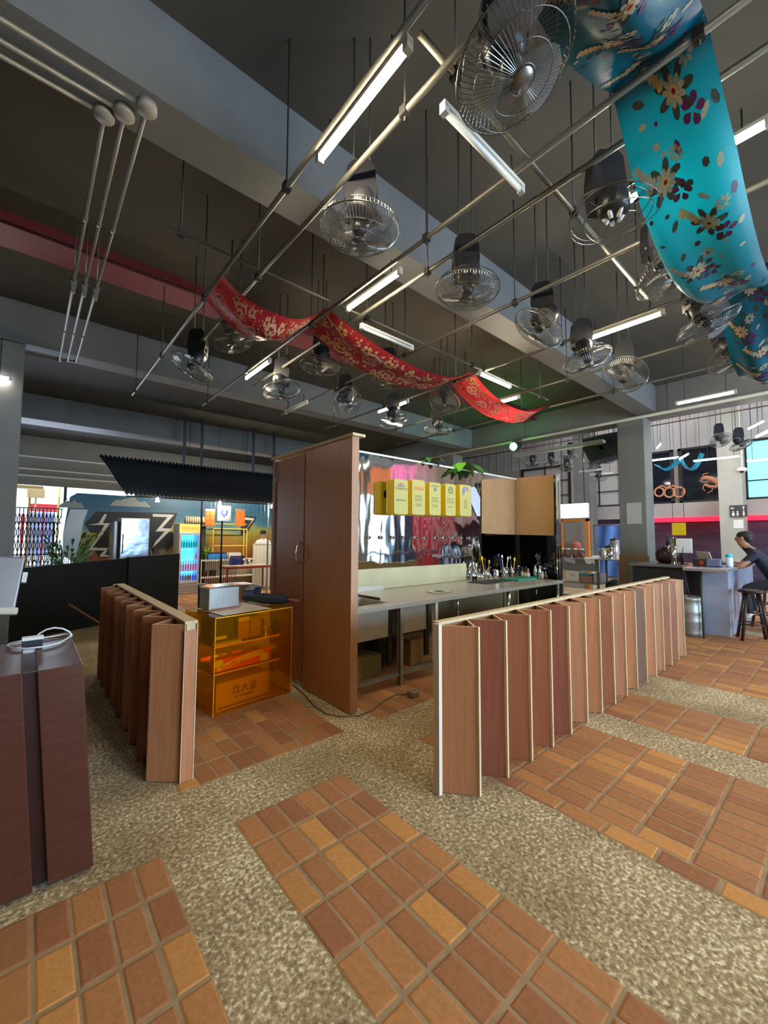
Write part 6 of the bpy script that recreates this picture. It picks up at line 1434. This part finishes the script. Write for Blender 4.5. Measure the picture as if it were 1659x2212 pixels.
# speaker and green spotlight below the cross beam
t = thing('hanging_speaker', 'big black loudspeaker hanging beside the grey column', 'speaker', (10.62, 3.62, 3.46)); 
b = MB(); b.prism([(0, .86, .62), (0, .02, .66), (0, .0, .12), (0, .68, 0), (0, .86, .35)], (.5, 0, 0)); b.build('cabinet', mat('black_speaker', (.012, .016, .022), .5), t)
b = MB(); b.lathe([(.16, 0), (.17, .012), (.15, .012), (.05, -.0), (.001, -.0)], 20, c=(-.004, .42, .33), mtx=Matrix.Rotation(-Z90, 4, 'Y')); b.build('cone', M_black, t)
b = MB(); b.tube([(.2, .2, .6), (.2, .2, 3.22)], .012, 6); b.tube([(.2, .65, .6), (.2, .65, 3.22)], .012, 6); b.build('hanger', M_rod, t)
p = at(1120, 964, x=9.6); t = thing('green_spotlight', 'small green stage spotlight under the cross beam', 'spotlight', p)
b = MB(); b.lathe([(.001, .0), (.10, .0), (.12, .05), (.11, .22), (.001, .24)], 18, mtx=Matrix.Rotation(radians(-100), 4, 'Y')); b.build('housing', M_black, t)
b = MB(); b.lathe([(.001, .03), (.092, .02), (.09, .012), (.001, .005)], 18, c=(-.012, 0, -.012), mtx=Matrix.Rotation(radians(-100), 4, 'Y')); b.lathe([(.001, 0), (.10, 0), (.10, .01), (.001, .012)], 18, c=(-.245, 0, -.045), mtx=Matrix.Rotation(radians(-100), 4, 'Y')); b.build('lens', mat('green_lens', (.1, 1, .3), .3, emit=60, ecol=(.02, 1.0, .12)), t)
b = MB(); b.tube([(-.08, -.13, 0), (-.08, -.13, .14), (-.08, .13, .14), (-.08, .13, 0)], .010, 6); b.tube([(-.08, 0, .14), (.02, 0, .16), (.16, 0, .19)], .012, 6); b.build('yoke', M_black, t)
gl = bpy.data.lights.new('green_beam', 'POINT'); gl.energy = 2.5; gl.color = (.02, 1, .12); gl.shadow_soft_size = .08; glo = bpy.data.objects.new('green_beam', gl); COL.objects.link(glo); glo.parent = t; glo.location = (-.34, 0, -.05)
t = thing('service_duct', 'flat pale duct running under the cross beam to the speaker', 'duct', (0, 0, 0)); b = MB(); b.bbox((10.35, 3.9, 3.86), (10.55, 6.3, 3.94), .01); b.build('duct', mat('pale_duct', (.4, .4, .36), .5), t)
b = MB()
for y in (4.5, 6.0): b.tube([(10.45, y, 3.94), (10.45, y, 6.7)], .008, 5)
b.build('hanger_rods', M_rod, t)
# far hall pipes, fans, tubes
pipe_run(13.2, -2, 12, 'dark pipe high in the far hall, nearer of the two', z=5.2, step=2.5, m=M_rod, group='far hall pipes') if False else None
for x, lab in ((11.6, 'thin dark pipe high in the far hall, nearest the cross beam'), (12.9, 'thin dark pipe high in the far hall, second from the cross beam'), (14.3, 'thin rusty pipe high in the far hall before the white cladding')):
    t = thing('hall_pipe', lab, 'pipe', (0, 0, 0), 0, 'far hall pipes'); b = MB(); b.tube([(x, -2, 5.0), (x, 12, 5.0)], .02, 6); b.build('pipe', M_rod if x < 14 else mat('rusty_pipe', (.12, .06, .04), .7), t); b = MB()
    for y in range(-1, 12, 2): b.tube([(x, y, 5.0), (x, y, 6.7)], .008, 5)
    b.build('hanger_rods', M_rod, t)
b = MB(); b.box((15.0, -8, 5.75), (15.3, 17, 6.15)); struct('ceiling_beam_hall', b, M_col)
HG = 'orbit fans in the far hall'
for k, (px, py, x, tl_, lab) in enumerate(((1150, 1003, 12.9, (.0, 0), 'far hall fan just left above the lighter cardboard sheet'), (1190, 1000, 12.9, (-.2, .2), 'far hall fan above the lighter cardboard sheet'), (1232, 985, 12.9, (.1, 0), 'far hall fan left of the black loudspeaker'), (1224, 1012, 14.3, (0, .3), 'smaller far hall fan under the one left of the loudspeaker'), (1277, 1005, 12.9, (.2, .6), 'tipped far hall fan under the black loudspeaker'), (1293, 1035, 14.3, (.1, -.2), 'small low far hall fan right of the glowing signboard'), (1312, 995, 14.3, (0, 0), 'far hall fan against the grey column edge'), (1555, 952, 12.9, (-.6, .3), 'far hall fan with pale blades left of the pale column'), (1598, 962, 12.9, (-.2, -.5), 'blurred far hall fan in front of the pale column top'))):
    p = at(px, py, x=x); r = place_fan(p.x, p.y, lab, rz=-LOOK-.5, tilt=tl_, z=p.z+.05, group=HG)
    b = MB(); b.tube([(0, .08, 1.28), (0, .08, 6.7-p.z-.05)], .008, 5); b.build('drop_rod', M_rod, r)
for k, (px, py, x, rz, lab, lit) in enumerate(((1424, 963, 13.0, .4, 'short lit tube at the right edge of the grey column in the far hall', 1), (1434, 992, 14.3, Z90, 'lit tube above the turquoise swag of the far hall', 1), (1478, 986, 14.3, .5, 'short lit tube pointing away above the far turquoise swag', 1), (1548, 991, 14.0, Z90, 'long lit tube in front of the dark mezzanine windows', 1), (1634, 918, 11.6, .5, 'upper of two slanted lit tubes at the right edge', 1), (1652, 936, 11.6, .5, 'lower of two slanted lit tubes at the right edge', 1), (1276, 1017, 14.3, Z90, 'cream tube under the loudspeaker in the far hall', 0), (1300, 1024, 14.3, Z90, 'lower cream tube under the loudspeaker in the far hall', 0), (1654, 993, 14.3, Z90, 'lit tube at the right edge beside the green window', 1), (1275, 992, 13.2, .4, 'bright lit tube end just below the black loudspeaker', 1))):
    p = at(px, py, x=x); tube_light(p, rz, lab, lit=bool(lit), L=1.0 if 'long' in lab else .7, m=M_tube_cool if lit else mat('cream_tube', (.75, .72, .6), .4), rod=6.7-p.z-.04, group='far hall tube lights')
# turquoise swag in the far hall
o = swag_cloth('turquoise_cloth_swag', 'small turquoise swag hanging in the far hall right of the grey column', [(0, 0, .22), (.62, .12, .40), (1.15, .16, 0)], -.2, .2, [M_teal, M_creamp, M_olive, M_magenta, M_gold, M_dred], lambda d, L, W: None, .3)
p = at(1418, 1004, x=14.3); o.location = p; o.rotation_euler = (0, 0, -Z90-.1)
# orange script and figure on the mezzanine windows
M_on = mat('orange_lettering', (.62, .27, .14), .5)
t = thing('orange_lettering', 'looped orange lettering in the mezzanine window beside the grey column', 'lettering', (0, 0, 0)); xw = XW-.15
for k, (px, py, r) in enumerate(((1424, 1063, .16), (1446, 1064, .17), (1467, 1063, .18))):
    c = at(px, py, x=xw); b = MB(); b.tube([(xw, c.y+r*cos(a)*.9, c.z+r*sin(a)) for a in [2*pi*q/20 for q in range(20)]], .035, 6, closed=True); b.build('letter_loop', M_on, t)
b = MB(); b.tube([at(px, py, x=xw) for px, py in ((1420, 1053), (1430, 1049), (1440, 1054), (1452, 1049), (1463, 1053), (1472, 1054), (1477, 1056), (1473, 1068))], .03, 6); b.build('swash', M_on, t)
t = thing('orange_ornament', 'orange curled ornament with feelers hanging in the right mezzanine window', 'ornament', (0, 0, 0))
b = MB(); b.tube([at(px, py, x=xw) for px, py in ((1514, 1036), (1524, 1032), (1536, 1034), (1547, 1040), (1553, 1046), (1545, 1052), (1532, 1051), (1522, 1046))], [.05, .08, .09, .10, .08, .06, .05, .04], 8); b.build('body', M_on, t)
b = MB()
for q in (((1522, 1046), (1518, 1055), (1524, 1061)), ((1540, 1052), (1538, 1060), (1528, 1066)), ((1516, 1034), (1520, 1024), (1530, 1022))): b.tube([at(px, py, x=xw) for px, py in q], .02, 5)
b.build('feelers', M_on, t)
b = MB(); c = at(1530, 1020, x=xw); b.tube([(xw, c.y, c.z), (xw, c.y, 4.72)], .008, 5); b.build('wire', M_rod, t)
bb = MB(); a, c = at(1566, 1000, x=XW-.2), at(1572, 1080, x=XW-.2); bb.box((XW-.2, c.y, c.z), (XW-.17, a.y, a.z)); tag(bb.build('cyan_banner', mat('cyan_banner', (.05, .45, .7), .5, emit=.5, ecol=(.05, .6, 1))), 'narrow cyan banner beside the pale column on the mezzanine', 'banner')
# props behind the viewer that the mirror shows
plant('palm', 'palm with long fronds in a pot behind the viewer, seen in the mirror', (8.6, -4.2, .004), 1.1, 18, .9, .05, [M_leafd, M_leaf], 31, pot=.25, spread=1.0, up=.5)
t = thing('high_table', 'long high table behind the viewer, seen in the mirror', 'table', (9.5, -2.4, 0)); b = MB(); b.bbox((-2.6, -.4, 1.0), (2.6, .4, 1.05), .005); b.build('top', mat('slate_top', (.05, .06, .09), .3), t)
for x in (-2.4, 0, 2.4): b = MB(); b.box((x, -.05, .004), (x+.1, .05, 1.0)); b.build('leg', M_black, t)
t = thing('orange_bollard', 'round topped orange post behind the viewer, seen in the mirror', 'post', (10.75, -2.4, 1.052)); b = MB(); b.lathe([(.001, 0), (.11, 0), (.10, .3), (.08, .42), (.04, .48), (.001, .5)], 16); b.build('post_body', mat('orange_post', (.8, .2, .02), .4), t)
b = MB(); b.lathe([(.112, .10), (.116, .12), (.113, .14)], 16); b.build('band', M_white, t)
for k, (x, y, h, lab) in enumerate(((6.5, -11, 5.5, 'leafy street tree outside the front opening, left one'), (10.8, -12, 6.5, 'leafy street tree outside the front opening, right one'))):
    t = thing('street_tree', lab, 'tree', (x, y, -.05)); b = MB(); b.tube([(0, 0, 0), (.1, 0, 1.6), (0, .1, 3.0)], [.18, .14, .10], 10); b.build('trunk', mat('bark', (.16, .12, .09), .9), t)
    rnd = random.Random(k); b = MB()
    for q in range(900):
        a, e, r = rnd.random()*2*pi, rnd.uniform(-1, 1), rnd.random()**.4; c = Vector((1.7*r*cos(a)*sqrt(1-e*e), 1.5*r*sin(a)*sqrt(1-e*e), 3.6+1.5*r*e)); d = Vector((rnd.uniform(-1, 1), rnd.uniform(-1, 1), rnd.uniform(-1, 1))).normalized()*.16; s_ = d.orthogonal()*.6
        b.face([c-d, c+s_, c+d, c-s_], rnd.randrange(2))
    o = b.build('crown', [M_leafb, M_leaf], t, fix=False); o['kind'] = 'stuff'

t = thing('pink_neon_sign', 'magenta neon sign hanging behind the viewer, seen in the mirror', 'neon light', (13.2, -4.4, 3.9))
M_pink = mat('magenta_neon', (1, .1, .8), .4, emit=22, ecol=(1.0, .03, .75))
b = MB(); b.tube([(-.7, 0, 0), (-.2, 0, .05), (.2, 0, -.02), (.7, 0, .04)], .035, 8); b.tube([(-.7, 0, -.12), (.7, 0, -.10)], .035, 8); b.build('neon_tube', M_pink, t)
b = MB(); b.box((-.8, .05, -.25), (.8, .08, .35)); b.build('back_plate', mat('pink_plate', (.5, .3, .34), .5), t)
b = MB(); b.tube([(-.6, .06, .35), (-.6, .06, 2.8)], .008, 5); b.tube([(.6, .06, .35), (.6, .06, 2.8)], .008, 5); b.build('hanger_rods', M_rod, t)
for x, lab in ((3.6, 'added fill tube hidden under the corrugated awning, left one'), (5.2, 'added fill tube hidden under the corrugated awning, right one')):
    tube_light((x, 11.75, 2.85), 0, lab, L=1.1, rod=ZC-2.85-.04, group='added fill tubes of the chicken stall', m=M_fill_stall)  # unseen tubes added to brighten the dim stall interior
